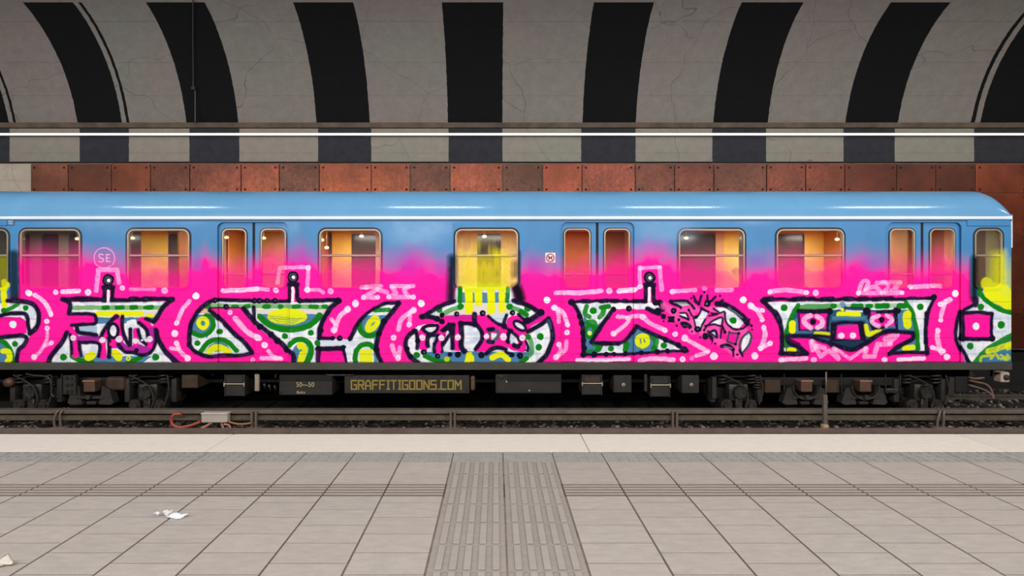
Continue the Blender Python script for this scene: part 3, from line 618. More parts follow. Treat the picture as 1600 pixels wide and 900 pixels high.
# ---------------------------------------------------------------- paint image and car materials
TR = Vector((tx(775), DT+1.40, -0.87))            # origin of the subway car (on the track)
img = bpy.data.images.new('spray_paint', PW, PH, alpha=True, float_buffer=False)
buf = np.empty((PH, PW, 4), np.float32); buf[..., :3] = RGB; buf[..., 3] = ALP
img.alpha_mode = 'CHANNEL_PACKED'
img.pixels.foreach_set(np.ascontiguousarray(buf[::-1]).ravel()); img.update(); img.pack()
def paint_nodes(nt):
    v = coords(nt); s = nd(nt, 'ShaderNodeSeparateXYZ'); nt.links.new(v, s.inputs[0])
    X0, X1, Z0, Z1 = tx(PX0)-TR.x, tx(PX1)-TR.x, tz(PY1)-TR.z, tz(PY0)-TR.z
    u = math_n(nt, 'DIVIDE', math_n(nt, 'SUBTRACT', s.outputs[0], X0), X1-X0)
    w = math_n(nt, 'DIVIDE', math_n(nt, 'SUBTRACT', s.outputs[2], Z0), Z1-Z0)
    c = nd(nt, 'ShaderNodeCombineXYZ'); nt.links.new(u, c.inputs[0]); nt.links.new(w, c.inputs[1])
    t = nd(nt, 'ShaderNodeTexImage', image=img, extension='CLIP', interpolation='Linear'); nt.links.new(c.outputs[0], t.inputs[0])
    near = math_n(nt, 'LESS_THAN', s.outputs[1], DT-TR.y+.16)
    return t.outputs[0], math_n(nt, 'MULTIPLY', t.outputs[1], near)
def car_mat(name, c, rough=.35, var=.1, metal=0, painted=True, streak=True, coat=0):
    m, nt, b = new_mat(name); c = s2l(c); v = coords(nt, (1, 1, .5))
    n = noise_n(nt, v, 2.2, 6, .62, (.3, .7)); dk = tuple(x*(1-var) for x in c[:3])+(1,); lt = tuple(min(1, x*(1+var)) for x in c[:3])+(1,)
    base = mix_n(nt, n, dk, lt)
    b.inputs['Metallic'].default_value = metal; b.inputs['Roughness'].default_value = rough
    if painted:
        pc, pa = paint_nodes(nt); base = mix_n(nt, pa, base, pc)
        nt.links.new(math_n(nt, 'ADD', rough, math_n(nt, 'MULTIPLY', pa, .85-rough)), b.inputs['Roughness'])
        if metal: nt.links.new(math_n(nt, 'MULTIPLY', math_n(nt, 'SUBTRACT', 1, pa), metal), b.inputs['Metallic'])
        nt.links.new(math_n(nt, 'SUBTRACT', .5, math_n(nt, 'MULTIPLY', pa, .4)), b.inputs['Specular IOR Level'])
    nt.links.new(base, b.inputs['Base Color'])
    return m
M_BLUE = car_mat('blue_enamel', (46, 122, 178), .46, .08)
M_ROOF = car_mat('roof_enamel', (100, 154, 198), .16, .05, painted=False)
M_TRIM = car_mat('pale_trim', (214, 226, 240), .35, .05, painted=False)
M_ALU = car_mat('window_metal', (150, 136, 120), .35, .1, .5)
M_SEAL = car_mat('black_rubber', (24, 32, 44), .7, .15)
M_DOORGAP = car_mat('door_gap_rubber', (10, 16, 24), .8, .1)
def glass_mat(name, dark=0):
    m, nt, b = new_mat(name); nt.nodes.remove(b); out = nt.nodes['Material Output']
    tr = nd(nt, 'ShaderNodeBsdfTransparent'); tr.inputs[0].default_value = (.86, .86, .82, 1)
    gl = nd(nt, 'ShaderNodeBsdfGlossy'); gl.inputs['Roughness'].default_value = .06
    fr = nd(nt, 'ShaderNodeFresnel'); fr.inputs[0].default_value = 1.5
    mx = nd(nt, 'ShaderNodeMixShader'); nt.links.new(math_n(nt, 'MULTIPLY', fr.outputs[0], 1.3, True), mx.inputs[0]); nt.links.new(tr.outputs[0], mx.inputs[1]); nt.links.new(gl.outputs[0], mx.inputs[2])
    df = nd(nt, 'ShaderNodeBsdfDiffuse'); pc, pa = paint_nodes(nt); nt.links.new(pc, df.inputs[0])
    m2 = nd(nt, 'ShaderNodeMixShader'); nt.links.new(math_n(nt, 'MULTIPLY', pa, .56), m2.inputs[0]); nt.links.new(mx.outputs[0], m2.inputs[1]); nt.links.new(df.outputs[0], m2.inputs[2])
    nt.links.new(m2.outputs[0], out.inputs[0])
    return m
M_GLASS = glass_mat('window_glass')

# ---------------------------------------------------------------- setting: vault, wall, copper, platform
DW = 13.0
def wx(px): return tx(px, DW)
def wz(py): return tz(py, DW)
def concrete(name, base=(150, 142, 136), stripes=None, zmax=None, blk=(9, 9, 11)):
    m, nt, b = new_mat(name); v = coords(nt)
    n1 = noise_n(nt, v, .55, 5, .6, (.32, .68)); n2 = noise_n(nt, v, 5, 8, .7, (.3, .7)); n3 = noise_n(nt, v, 38, 3, .6, (.25, .75))
    c = s2l(base)
    grey = mix_n(nt, n1, (c[0]*.98, c[1]*1.02, c[2]*.98, 1), (c[0]*1.09, c[1]*.95, c[2]*.97, 1))
    base_c = mix_n(nt, n2, mix_n(nt, .22, grey, (.02, .02, .02, 1)), grey)
    base_c = mix_n(nt, math_n(nt, 'MULTIPLY', n3, .16), base_c, (.05, .05, .045, 1))
    # board marks and hairline cracks
    s = nd(nt, 'ShaderNodeSeparateXYZ'); nt.links.new(v, s.inputs[0])
    zz = math_n(nt, 'FRACT', math_n(nt, 'DIVIDE', math_n(nt, 'ADD', s.outputs[2], math_n(nt, 'MULTIPLY', n2, .02)), .62))
    line = math_n(nt, 'LESS_THAN', zz, .03); base_c = mix_n(nt, math_n(nt, 'MULTIPLY', line, .16), base_c, (.03, .03, .03, 1))
    vm = nd(nt, 'ShaderNodeTexVoronoi', feature='DISTANCE_TO_EDGE'); vm.inputs['Scale'].default_value = .3
    dv = nd(nt, 'ShaderNodeVectorMath', operation='ADD'); nz = nd(nt, 'ShaderNodeTexNoise'); nz.inputs['Scale'].default_value = .9; nt.links.new(v, nz.inputs['Vector'])
    nt.links.new(v, dv.inputs[0]); nt.links.new(nz.outputs['Color'], dv.inputs[1]); nt.links.new(dv.outputs[0], vm.inputs['Vector'])
    base_c = mix_n(nt, math_n(nt, 'MULTIPLY', math_n(nt, 'LESS_THAN', vm.outputs[0], .0016), .4), base_c, (.03, .028, .026, 1))
    if stripes:
        xe = math_n(nt, 'ADD', s.outputs[0], math_n(nt, 'MULTIPLY', math_n(nt, 'SUBTRACT', noise_n(nt, v, 9, 3), .5), .03))
        fac = None
        for a, q in stripes:
            f = math_n(nt, 'LESS_THAN', math_n(nt, 'ABSOLUTE', math_n(nt, 'SUBTRACT', xe, (a+q)/2)), (q-a)/2)
            fac = f if fac is None else math_n(nt, 'MAXIMUM', fac, f)
        if zmax: fac = math_n(nt, 'MULTIPLY', fac, math_n(nt, 'LESS_THAN', s.outputs[2], zmax))
        bk = s2l(blk); dust = mix_n(nt, math_n(nt, 'MULTIPLY', n2, .5), bk, tuple(x*2.2 for x in bk[:3])+(1,))
        base_c = mix_n(nt, fac, base_c, dust)
    nt.links.new(base_c, b.inputs['Base Color']); b.inputs['Roughness'].default_value = .9; b.inputs['Specular IOR Level'].default_value = .25
    bump_n(nt, b, n2, .25, .01)
    return m
ST_UP = [(-330, -225), (1728, 1812), (1932, 2016), (-125, 15), (22, 26), (122, 191.5), (198.5, 203), (292, 373), (495, 578), (700, 785), (910, 993), (1114, 1199), (1320, 1402), (1516, 1522), (1530.5, 1612)]
ST_LO = [(-330, -225), (1728, 1808), (1932, 2012), (-105, 15), (124.5, 201.5), (296, 374), (497, 580), (701, 785), (908, 993), (1113, 1197), (1318, 1398), (1522, 1605)]
M_VAULT = concrete('vault_concrete', (141, 137, 132), [(wx(a), wx(b)) for a, b in ST_UP], 7.035)
M_BAND = concrete('band_concrete', (152, 149, 140), [(wx(a), wx(b)) for a, b in ST_LO], blk=(44, 44, 50))  # slate stripes: tube light on the black paint is put into the colour
M_CONC = concrete('bare_concrete', (196, 190, 176))
M_CEIL = concrete('ceiling_concrete', (120, 116, 112))
M_DARKWALL = mat_simple('shade_dark_wall', (26, 25, 24), .95, 0, .3, 2)  # near-black colour carries the shade of the recess behind the car
XA, XB = -17.0, 17.0
arc = [(13.0, wz(196)), (12.82, 5.55), (12.565, 6.06), (12.25, 6.47), (11.87, 6.81), (11.42, 7.06), (10.85, 7.26), (10.2, 7.38), (9.4, 7.44)]
def smoothp(pts, n=5):
    q = [pts[0]]+pts+[pts[-1]]; out = []
    for i in range(1, len(q)-2):
        a, b, c, d = [Vector(p) for p in q[i-1:i+3]]
        for k in range(n):
            t = k/n; out.append(tuple(.5*((2*b)+(c-a)*t+(2*a-5*b+4*c-d)*t*t+(3*b-a-3*c+d)*t**3)))
    return out+[pts[-1]]
def sheet(prof, x0, x1, th=.2, flip=False):
    bm = NB(); P1 = [Vector(p) for p in prof]
    off = []
    for i, p in enumerate(P1):
        t = (P1[min(i+1, len(P1)-1)]-P1[max(i-1, 0)]).normalized(); nrm = Vector((t.y, -t.x))*(-1 if flip else 1); off.append(p+nrm*th)
    return prism(bm, [tuple(p) for p in P1]+[tuple(p) for p in reversed(off)], x0, x1)
obj('ceiling_vault', sheet(smoothp(arc), XA, XB), M_VAULT, None, 'auto', kind='structure')
obj('ceiling', box(NB(), XA, XB, -6.2, 9.42, 7.44, 7.64), M_CEIL, None, kind='structure')
ZL0, ZL1 = wz(200.5), wz(193.5)
obj('wall_far', box(NB(), XA, XB, DW, DW+.3, wz(254), wz(196)), M_BAND, None, kind='structure')
obj('wall_near', box(NB(), XA, XB, -6.5, -6.2, 0, 7.6), M_CEIL, None, kind='structure')
obj('wall_left', box(NB(), XA-.2, XA, -6.5, 13.3, -1.4, 7.7), M_CEIL, None, kind='structure')
obj('wall_right', box(NB(), XB, XB+.2, -6.5, 13.3, -1.4, 7.7), M_CEIL, None, kind='structure')
obj('wall_low', box(NB(), XA, XB, DW+.02, DW+.3, wz(546), wz(254)), M_CONC, None, kind='structure')
obj('wall_base', box(NB(), XA, XB, DW+.35, DW+.5, -1.3, wz(546)), M_DARKWALL, None, kind='structure')
M_LEDGE = mat_simple('rusty_ledge', (96, 84, 72), .8, .2, .35, 3)
lg = NB(); prism(lg, [(13.0, wz(194.5)), (12.86, wz(194.0)), (12.86, wz(196)), (12.9, wz(200.5)), (13.0, wz(201))], XA, XB)
obj('trim_ledge', lg, M_LEDGE, None, kind='structure')
obj('trim_joint', box(NB(), XA, XB, DW-.03, DW+.01, wz(255.2), wz(252.8)), mat_simple('dark_joint', (40, 30, 26), .9), None, kind='structure')

# continuous light line under the ledge
M_TUBE = mat_simple('lit_tube', (255, 250, 240), .4, var=0, emit=(255, 250, 240), es=1.5)
lt = thing('light_line', 'long thin white tube light running along the striped wall under the ledge', 'light', (0, 12.86, wz(213)))
obj('tube', cyl(NB(), (XA+.1, 12.84, wz(212.3)), (XB-.1, 12.84, wz(212.3)), .023, n=12), M_TUBE, lt, True)
obj('housing', box(NB(), XA+.1, XB-.1, 12.87, 12.985, wz(213.9), wz(210.7)), mat_simple('lamp_housing', (170, 166, 158), .6), lt)

# vertical conduit on one stripe
cb = thing('conduit_pipe', 'thin grey conduit running down the second black stripe from the left', 'pipe', (wx(304), 12.9, wz(199)))
pts = [(tx(301.5, y-.05), y-.05, z-.02) for y, z in reversed(arc[:7])]
obj('pipe', tube(NB(), pts[:4]+[(tx(302, 12.7), 12.7, tz(137, 12.7))], .012, 8, 4), mat_simple('grey_conduit', (60, 60, 62), .6), cb, True)
obj('bracket', box(NB(), tx(300, 12.7), tx(306, 12.7), 12.66, 12.76, tz(141, 12.7), tz(136, 12.7)), mat_simple('conduit_clip', (30, 30, 30), .6), cb)
obj('pipe', tube(NB(), [(tx(305, 12.7), 12.7, tz(138, 12.7)), (tx(305, 12.78), 12.78, tz(168, 12.78)), (tx(305, 12.82), 12.82, tz(193, 12.82))], .014, 8, 3), mat_simple('grey_conduit_low', (72, 72, 74), .6), cb, True)

# copper cladding
def copper(name, tone, seed):
    tone = (tone[0]*.72, tone[1]*.62, tone[2]*.50)
    m, nt, b = new_mat(name); v0 = coords(nt); mp = nd(nt, 'ShaderNodeMapping'); mp.inputs['Location'].default_value = (seed*3.1, seed*1.7, seed); nt.links.new(v0, mp.inputs[0]); v = mp.outputs[0]
    n1 = noise_n(nt, v, 1.6, 4, .6, (.3, .7)); n2 = noise_n(nt, v, 14, 6, .7, (.3, .7))
    mp2 = nd(nt, 'ShaderNodeMapping'); mp2.inputs['Scale'].default_value = (14, 14, .8); nt.links.new(v, mp2.inputs[0]); n3 = noise_n(nt, mp2.outputs[0], 1.5, 3, .6, (.3, .7))
    lo = s2l(tuple(x*.78 for x in tone)); hi = s2l(tuple(min(255, x*1.15) for x in tone))
    c = mix_n(nt, n1, lo, hi); c = mix_n(nt, math_n(nt, 'MULTIPLY', n2, .2), c, s2l(tuple(x*.7 for x in tone))); c = mix_n(nt, math_n(nt, 'MULTIPLY', n3, .2), c, s2l((70, 48, 44)))
    nt.links.new(c, b.inputs['Base Color']); b.inputs['Metallic'].default_value = .55
    r = nd(nt, 'ShaderNodeMapRange'); r.inputs[3].default_value = .28; r.inputs[4].default_value = .5; nt.links.new(n2, r.inputs[0]); nt.links.new(r.outputs[0], b.inputs['Roughness'])
    bump_n(nt, b, n1, .05, .02)
    return m
M_BOLT = mat_simple('copper_bolt', (62, 30, 24), .5, .5)
edges_ = [49, 107.5, 175, 236, 297.5, 377.5, 437, 499.5, 580.5, 641.5, 703.5, 785.5, 847.5, 909, 992, 1053.5, 1114.5, 1197, 1258, 1319, 1400, 1461, 1523, 1605, 1666]
tones = [(164, 112, 98), (142, 84, 70), (164, 92, 68), (130, 78, 66), (160, 90, 72), (178, 100, 70), (118, 76, 64), (188, 108, 76), (176, 100, 72), (124, 78, 66), (176, 98, 74), (112, 76, 66), (172, 92, 66), (166, 90, 74), (126, 74, 62), (142, 80, 68), (126, 78, 66), (142, 78, 64), (148, 82, 66), (140, 76, 62), (138, 78, 64), (128, 74, 62), (184, 102, 78), (150, 84, 66)]
ORD = ['first', 'second', 'third', 'fourth', 'fifth', 'sixth', 'seventh', 'eighth', 'ninth', 'tenth', 'eleventh', 'twelfth', 'thirteenth', 'fourteenth', 'fifteenth', 'sixteenth', 'seventeenth', 'eighteenth', 'nineteenth', 'twentieth', 'twenty-first', 'twenty-second', 'twenty-third', 'twenty-fourth']
def copper_panel(x0, x1, z0, z1, tone, seed, label, bolts=None):
    t = thing('mounted_copper_panel', label, 'wall panel', ((x0+x1)/2, DW, z0), 'copper panels on the wall behind the train')
    obj('sheet', box(NB(), x0+.008, x1-.008, DW-.028, DW+.015, z0+.006, z1-.006, .006, 1), copper('copper', tone, seed), t)
    for bx_, bz in bolts or [(x0+.09, z0+.09), (x1-.09, z0+.09), (x0+.09, z1-.09), (x1-.09, z1-.09)]:
        bm = NB(); cyl(bm, (bx_, DW-.028, bz), (bx_, DW-.04, bz), .026, .018, 10); obj('bolt', bm, M_BOLT, t, True)
for i, (a, b) in enumerate(zip(edges_[:-1], edges_[1:])):
    wide = 'wide ' if b-a > 75 else ''
    copper_panel(wx(a), wx(b), wz(302.5), wz(256), tones[i], i+1, f'{wide}copper wall panel above the train, {ORD[i]} from the bare concrete at the left')
rows = [(302.5, 365.5), (365.5, 490), (490, 545)]
for (a, b, tone, w) in ((1461, 1523, (140, 80, 64), 'behind the car end corner'), (1523, 1605, (172, 92, 66), 'beside the end of the blue car'), (1605, 1666, (150, 84, 66), 'at the right picture edge')):
    for k, (u, v) in enumerate(rows):
        if a == 1461: continue
        tn = tuple(x*(1.08, .92, .8)[k] for x in tone)
        if a == 1605: continue
        copper_panel(wx(a), wx(b), wz(v), wz(u), tn, 40+k+a, ('copper wall panel just below the top row, right of the roof end', 'tall copper wall panel to the right of the car cab window', 'lowest copper wall panel right of the car, above the dark recess')[k])

# the cladding carries on as plain wall surface behind the car and out of the picture to the right
cl = NB()
def clad(a, b, rws):
    for u_, v in rws: box(cl, wx(a)+.008, wx(b)-.008, DW-.022, DW+.015, wz(v)+.006, wz(u_)-.006)
xe = [1666, 1727, 1808, 1870, 1932, 1946]
clad(1605, 1666, rows)
for a, b in zip(xe[:-1], xe[1:]): clad(a, b, [(256, 302.5)]+rows)
for a, b in zip(edges_[:-3], edges_[1:-2]): clad(a, b, rows)
obj('wall_cladding', cl, copper('copper_wall', (146, 82, 66), 77), None, kind='structure')

# platform
def paving(name, c, var=.12, big=.1):
    m, nt, b = new_mat(name); v = coords(nt); g = nd(nt, 'ShaderNodeNewGeometry')
    n1 = noise_n(nt, v, 1.1, 5, .6, (.3, .7)); n2 = noise_n(nt, coords(nt, (1, 3, 1)), 7, 7, .7, (.3, .7)); n3 = noise_n(nt, v, 60, 3, .6, (.25, .75)); c = s2l(c)
    k = lambda f: tuple(min(1, x*f) for x in c[:3])+(1,)
    o = mix_n(nt, n2, k(1-var), k(1+var*.7)); o = mix_n(nt, math_n(nt, 'MULTIPLY', n1, big*2), o, (c[0]*1.05, c[1]*.93, c[2]*.88, 1))
    rnd = math_n(nt, 'MULTIPLY', g.outputs['Random Per Island'], .14); o = mix_n(nt, rnd, o, k(.55))
    o = mix_n(nt, math_n(nt, 'MULTIPLY', n3, .18), o, k(.6))
    sp = noise_n(nt, v, 23, 2, .5, (.74, .8)); o = mix_n(nt, math_n(nt, 'MULTIPLY', sp, .45), o, k(.3))
    s = nd(nt, 'ShaderNodeSeparateXYZ'); nt.links.new(v, s.inputs[0])   # grit down in the joints; in the ribbed band it carries groove shade too
    o = mix_n(nt, math_n(nt, 'LESS_THAN', s.outputs[2], -.0016 if big else -9), o, s2l((124, 113, 104)))
    nt.links.new(o, b.inputs['Base Color']); b.inputs['Roughness'].default_value = .75; b.inputs['Specular IOR Level'].default_value = .3
    bump_n(nt, b, n3, .12, .003)
    return m
DE = F_PX*EYE/(678-VY)                              # platform edge distance
dpl = lambda py: F_PX*EYE/(py-VY)
Y_W, Y_R = dpl(705.6), dpl(722.0); Y_B0, Y_B1 = dpl(754.5), dpl(775)
TX0, TP = .061, .4396
M_SLAB = paving('paving_slab', (150, 144, 139), .17, .11); M_JOINT = mat_simple('joint_grit', (120, 109, 101), .95, 0, .3, 8)
M_WHITE = paving('white_edge_stone', (198, 191, 184), .09, 0); M_ROUGH = paving('rough_slab', (138, 136, 133), .2, 0); M_TACT = paving('tactile_slab', (133, 126, 121), .12, 0)
obj('floor', box(NB(), XA, XB, -6.2, DE-.02, -.3, -.0105), M_JOINT, None, kind='structure')
tl = NB(); kk = int(17/TP)
strip0, strip1 = TX0-TP, TX0+TP
for i in range(-kk, kk):
    x0 = TX0+i*TP; x1 = x0+TP
    if strip0-.01 < x0 < strip1-.01: continue
    jg = .0065
    # slabs between rough strip and ribbed band, ribs cut into the band, then rows towards the camera
    box(tl, x0+jg, x1-jg, Y_B0+.003, (Y_B0+Y_R)/2+(.06 if i % 2 else -.05)-.0025, -.011, 0); box(tl, x0+jg, x1-jg, (Y_B0+Y_R)/2+(.06 if i % 2 else -.05)+.0025, Y_R-.004, -.011, 0)
    nr = 5; pw = (Y_B0-Y_B1)/nr
    for k in range(nr): box(tl, x0+jg, x1-jg, Y_B1+k*pw+pw*.56, Y_B1+(k+1)*pw, -.011, 0)
    y = Y_B1-(.0 if i % 2 else .12)
    if i % 2 == 0: box(tl, x0+jg, x1-jg, y+.0035, Y_B1-.004, -.011, 0)
    while y > -1.5:
        box(tl, x0+jg, x1-jg, y-.2405+.0035, y-.0035, -.011, 0); y -= .2405
obj('floor_slabs', tl, M_SLAB, None, kind='structure')
obj('floor_band_grooves', box(NB(), XA, XB, Y_B1+.003, Y_B0, -.012, -.008), mat_simple('groove_dirt_shade', (66, 59, 54), .95, 0, .25, 8), None, kind='structure')  # groove shadow is put into this dark dirt colour
rs = NB()
for i in range(-kk, kk):
    x0 = TX0+i*TP; box(rs, x0+.005, x0+TP-.005, Y_R, Y_W-.004, -.011, -.001)
    for k in range(5):
        for q in range(3):
            cx, cy = x0+TP*(k+.5)/5, Y_R+(Y_W-Y_R)*(q+.5)/3
            box(rs, cx-.018, cx+.018, cy-.026, cy+.026, -.002, .0025)
obj('floor_rough_strip', rs, M_ROUGH, None, kind='structure')
eb = NB(); xs = [-17, -12.6, -9.2, -6.0, -2.62, .845, 4.6, 7.2, 9.9, 13.2, 17]
for a, b in zip(xs[:-1], xs[1:]): box(eb, a+.003, b-.003, Y_W, DE, -.12, 0, .006, 1)
obj('trim_platform_edge', eb, M_WHITE, None, kind='structure')
obj('wall_platform', box(NB(), XA, XB, DE-.35, DE-.06, -1.1, -.12), M_DARKWALL, None, kind='structure')
tb = NB(); tbar = NB(); ty = Y_R-.004
for cx in (TX0-TP, TX0):
    y = ty
    while y > -1.5:
        L_ = .2985; box(tb, cx+.006, cx+TP-.006, y-L_+.002, y-.002, -.011, -.003)
        for k in range(5):
            bx0 = cx+.022+k*(TP-.044)/5+ .02; box(tbar, bx0, bx0+.041, y-L_+.02, y-.010, -.004, .0055, .0025, 1)
        y -= L_
obj('floor_tactile_strip', tb, M_TACT, None, kind='structure')
obj('floor_tactile_bars', tbar, paving('tactile_bar', (141, 135, 131), .08, 0), None, kind='structure')

# track bed
M_BALL = mat_simple('ballast_ground', (34, 30, 28), .95, 0, .5, 14, bump=.6)
obj('floor_trackbed', box(NB(), XA, XB, DE-.1, 13.4, -1.3, -1.0), M_BALL, None, kind='structure')
bs = NB(); rr = random.Random(3)
_t = bmesh.new(); bmesh.ops.create_icosphere(_t, subdivisions=1, radius=1.0); _t.verts.index_update()
ICO_V = [v.co.copy() for v in _t.verts]; ICO_F = [[v.index for v in f.verts] for f in _t.faces]; _t.free()
def stone(bm, x, y, z, r):
    sx, sy, sz = rr.uniform(.7, 1.3), rr.uniform(.7, 1.3), rr.uniform(.5, .9)
    vs = []
    for c in ICO_V:
        k = rr.uniform(.8, 1.2)*r; vs.append(bm.verts.new((x+c.x*sx*k, y+c.y*sy*k, z+c.z*sz*k)))
    for f in ICO_F: bm.faces.new([vs[i] for i in f])
for k in range(4200): stone(bs, rr.uniform(-9.5, 11.5), rr.uniform(8.6, 10.1), -1.0+rr.uniform(-.01, .045), rr.uniform(.018, .042))
for k in range(900): stone(bs, rr.uniform(7.6, 11.5), rr.uniform(10.1, 12.9), -1.0+rr.uniform(-.01, .03), rr.uniform(.02, .045))
m, nt, b = new_mat('ballast_stone'); g = nd(nt, 'ShaderNodeNewGeometry')
nt.links.new(mix_n(nt, math_n(nt, 'POWER', g.outputs['Random Per Island'], 2.5), s2l((40, 36, 33)), s2l((150, 138, 126))), b.inputs['Base Color']); b.inputs['Roughness'].default_value = .9
tag(obj('ballast', bs, m), 'dark grey broken stone ballast along the track in front of the train', 'gravel', kind='stuff')
M_STEEL = mat_simple('brown_steel', (104, 95, 86), .55, .35, .25, 5); M_RAILTOP = mat_simple('worn_rail', (100, 92, 84), .45, .4, .2, 5); M_RUST = mat_simple('rusty_steel', (86, 75, 62), .8, .2, .3, 8)
def rail_prof(y, z):  # rail head at z
    return [(y-.036, z), (y+.036, z), (y+.036, z-.035), (y+.01, z-.05), (y+.01, z-.13), (y+.065, z-.15), (y+.065, z-.16), (y-.065, z-.16), (y-.065, z-.15), (y-.01, z-.13), (y-.01, z-.05), (y-.036, z-.035)]
RZ = -.87
for y, lab in ((10.32, 'brown running rail under the near wheels of the train'), (11.76, 'running rail under the far wheels, emerging beyond the car end')):
    single('running_rail', prism(NB(), rail_prof(y, RZ), XA, XB), M_RAILTOP, lab, 'rail', smooth=False)
M_SLEEP = mat_simple('tarred_sleeper', (26, 23, 21), .9, 0, .4, 10)
sl0 = None
x = tx(20, 9.2)
while x < 11.6:
    if sl0 is None:
        bm = box(NB(), x-.12, x+.12, 9.15, 12.7, -1.08, -.965, .02, 1)
        sl0 = thing('sleeper', 'dark sleeper end poking out of the ballast beside the long guard beam', 'sleeper', (x, 10.9, -1.08), 'sleepers along the train track')
        obj('timber', bm, M_SLEEP, sl0); c_ = NB(); cyl(c_, (x, 9.28, -.965), (x, 9.28, -.915), .075, .05, 12); obj('fastener', c_, M_RUST, sl0, True)
    else:
        c = sl0.copy(); col.objects.link(c); c.location.x = x
        for ch in sl0.children: d = ch.copy(); col.objects.link(d); d.parent = c
    x += .64
# conductor rail beam with its cover board and brackets
Y3 = 9.42
z3 = lambda py: tz(py, Y3)
t3 = thing('third_rail', 'brown third rail beam with grey cover board running right in front of the train wheels', 'rail', (0, Y3, z3(664)))
obj('cover_board', box(NB(), XA, XB, Y3-.05, Y3+.12, z3(645.6), z3(640.0), .006, 1), M_STEEL, t3)
bm = prism(NB(), [(Y3+.02, z3(645)), (Y3+.05, z3(645)), (Y3+.05, z3(648)), (Y3-.0, z3(648.6)), (Y3-.04, z3(650.5)), (Y3-.04, z3(655.6)), (Y3+.1, z3(655.6)), (Y3+.1, z3(650)), (Y3+.06, z3(648))][::-1], XA, XB)
obj('conductor', bm, M_RUST, t3)
for i, px in enumerate((97, 400, 708, 1052, 1465)):
    xc = tx(px, Y3); bm = NB(); rounded = px in (97, 1465)
    for s in (-1, 1):
        xx = xc+s*.034
        if rounded: tube(bm, [(xx-.03*(1 if s < 0 else 0)+.0, Y3-.07, z3(667)), (xx-.03*(s < 0), Y3-.085, z3(655)), (xx+.0, Y3-.085, z3(645)), (xx+.02, Y3-.06, z3(640.5)), (xx+.03, Y3+.05, z3(639.5))], .02, 8, 4)
        else: box(bm, xx-.018, xx+.018, Y3-.1, Y3-.052, z3(667), z3(641), .006, 1)
    box(bm, xc-.11, xc+.11, Y3-.12, Y3+.1, z3(668.5), z3(665.5), .006, 1)
    obj('bracket', bm, mat_simple('bracket_steel', (104, 92, 82), .6, .3), t3, True if rounded else False)
Y4 = 8.3; z4 = lambda py: tz(py, Y4)
single('guard_rail', prism(NB(), [(Y4-.06, z4(671)), (Y4+.07, z4(670.6)), (Y4+.07, z4(680)), (Y4+.02, z4(690)), (Y4+.02, -1.0), (Y4-.02, -1.0), (Y4-.02, z4(684)), (Y4-.06, z4(675))], XA, XB), M_STEEL, 'thin brown rail strip seen just over the white platform edge', 'rail')
# feeder box and red cables
jb = thing('junction_box', 'pale grey feeder box clamped on the third rail beam', 'box', (tx(342, Y3), Y3-.1, z3(657)))
obj('case', box(NB(), tx(322.5, Y3), tx(363, Y3), Y3-.17, Y3-.06, z3(656.5), z3(642.2), .015, 2), mat_simple('grey_box', (168, 158, 148), .6, 0, .1), jb)
obj('lid', box(NB(), tx(321.8, Y3), tx(363.6, Y3), Y3-.18, Y3-.05, z3(644), z3(641.6), .008, 1), mat_simple('grey_box_lid', (182, 172, 162), .6, 0, .1), jb)
M_RED = mat_simple('red_cable', (150, 66, 52), .5, 0, .2, 9); M_PINKC = mat_simple('dusty_cable', (160, 108, 92), .6, 0, .2, 9); M_ORA = mat_simple('orange_cable', (140, 96, 56), .5, 0, .2)
yc = Y3-.16; q = lambda px, py, dy=0: (tx(px, Y3), yc+dy, z3(py))
single('cable', tube(NB(), [q(322, 655), q(305, 661), q(290, 663.5), q(279, 660), q(276.5, 652), q(280, 644.5), q(292, 643)], .024, 10), M_RED, 'red cable looping left from the pale feeder box', 'cable', smooth=True)
single('cable', tube(NB(), [q(340, 656, -.04), q(325, 664, -.05), q(308, 668, -.06), q(292, 667.5, -.05), q(284, 665, -.03)], .02, 10), M_PINKC, 'dusty pink cable sagging to the ballast below the feeder box', 'cable', smooth=True)
single('cable', tube(NB(), [q(353, 657), q(356, 664), q(361, 668), q(367, 665), q(364, 660), q(357, 659)], .016, 10), M_PINKC, 'short pale cable curl under the right end of the feeder box', 'cable', smooth=True)
single('cable', tube(NB(), [q(362, 654), q(375, 658), q(388, 658.5), q(399, 657)], .016, 10), M_ORA, 'orange-brown cable leading from the feeder box to the right bracket', 'cable', smooth=True)
# marker post
yp = 9.25; zp = lambda py: tz(py, yp)
mp_ = thing('marker_post', 'thin brown post standing in the ballast in front of the right bogie', 'post', (tx(1288.5, yp), yp, -1.0))
obj('post', box(NB(), tx(1285.8, yp), tx(1292, yp), yp-.025, yp+.025, -1.0, zp(617), .006, 1), M_STEEL, mp_)
obj('rod', cyl(NB(), (tx(1290.8, yp), yp, zp(618)), (tx(1290.8, yp), yp, zp(581)), .012, n=10), M_STEEL, mp_, True)
obj('foot_clamp', box(NB(), tx(1283.5, yp), tx(1292, yp), yp-.06, yp+.03, zp(670), zp(662.5), .008, 1), mat_simple('pale_clamp', (170, 140, 112), .6), mp_)

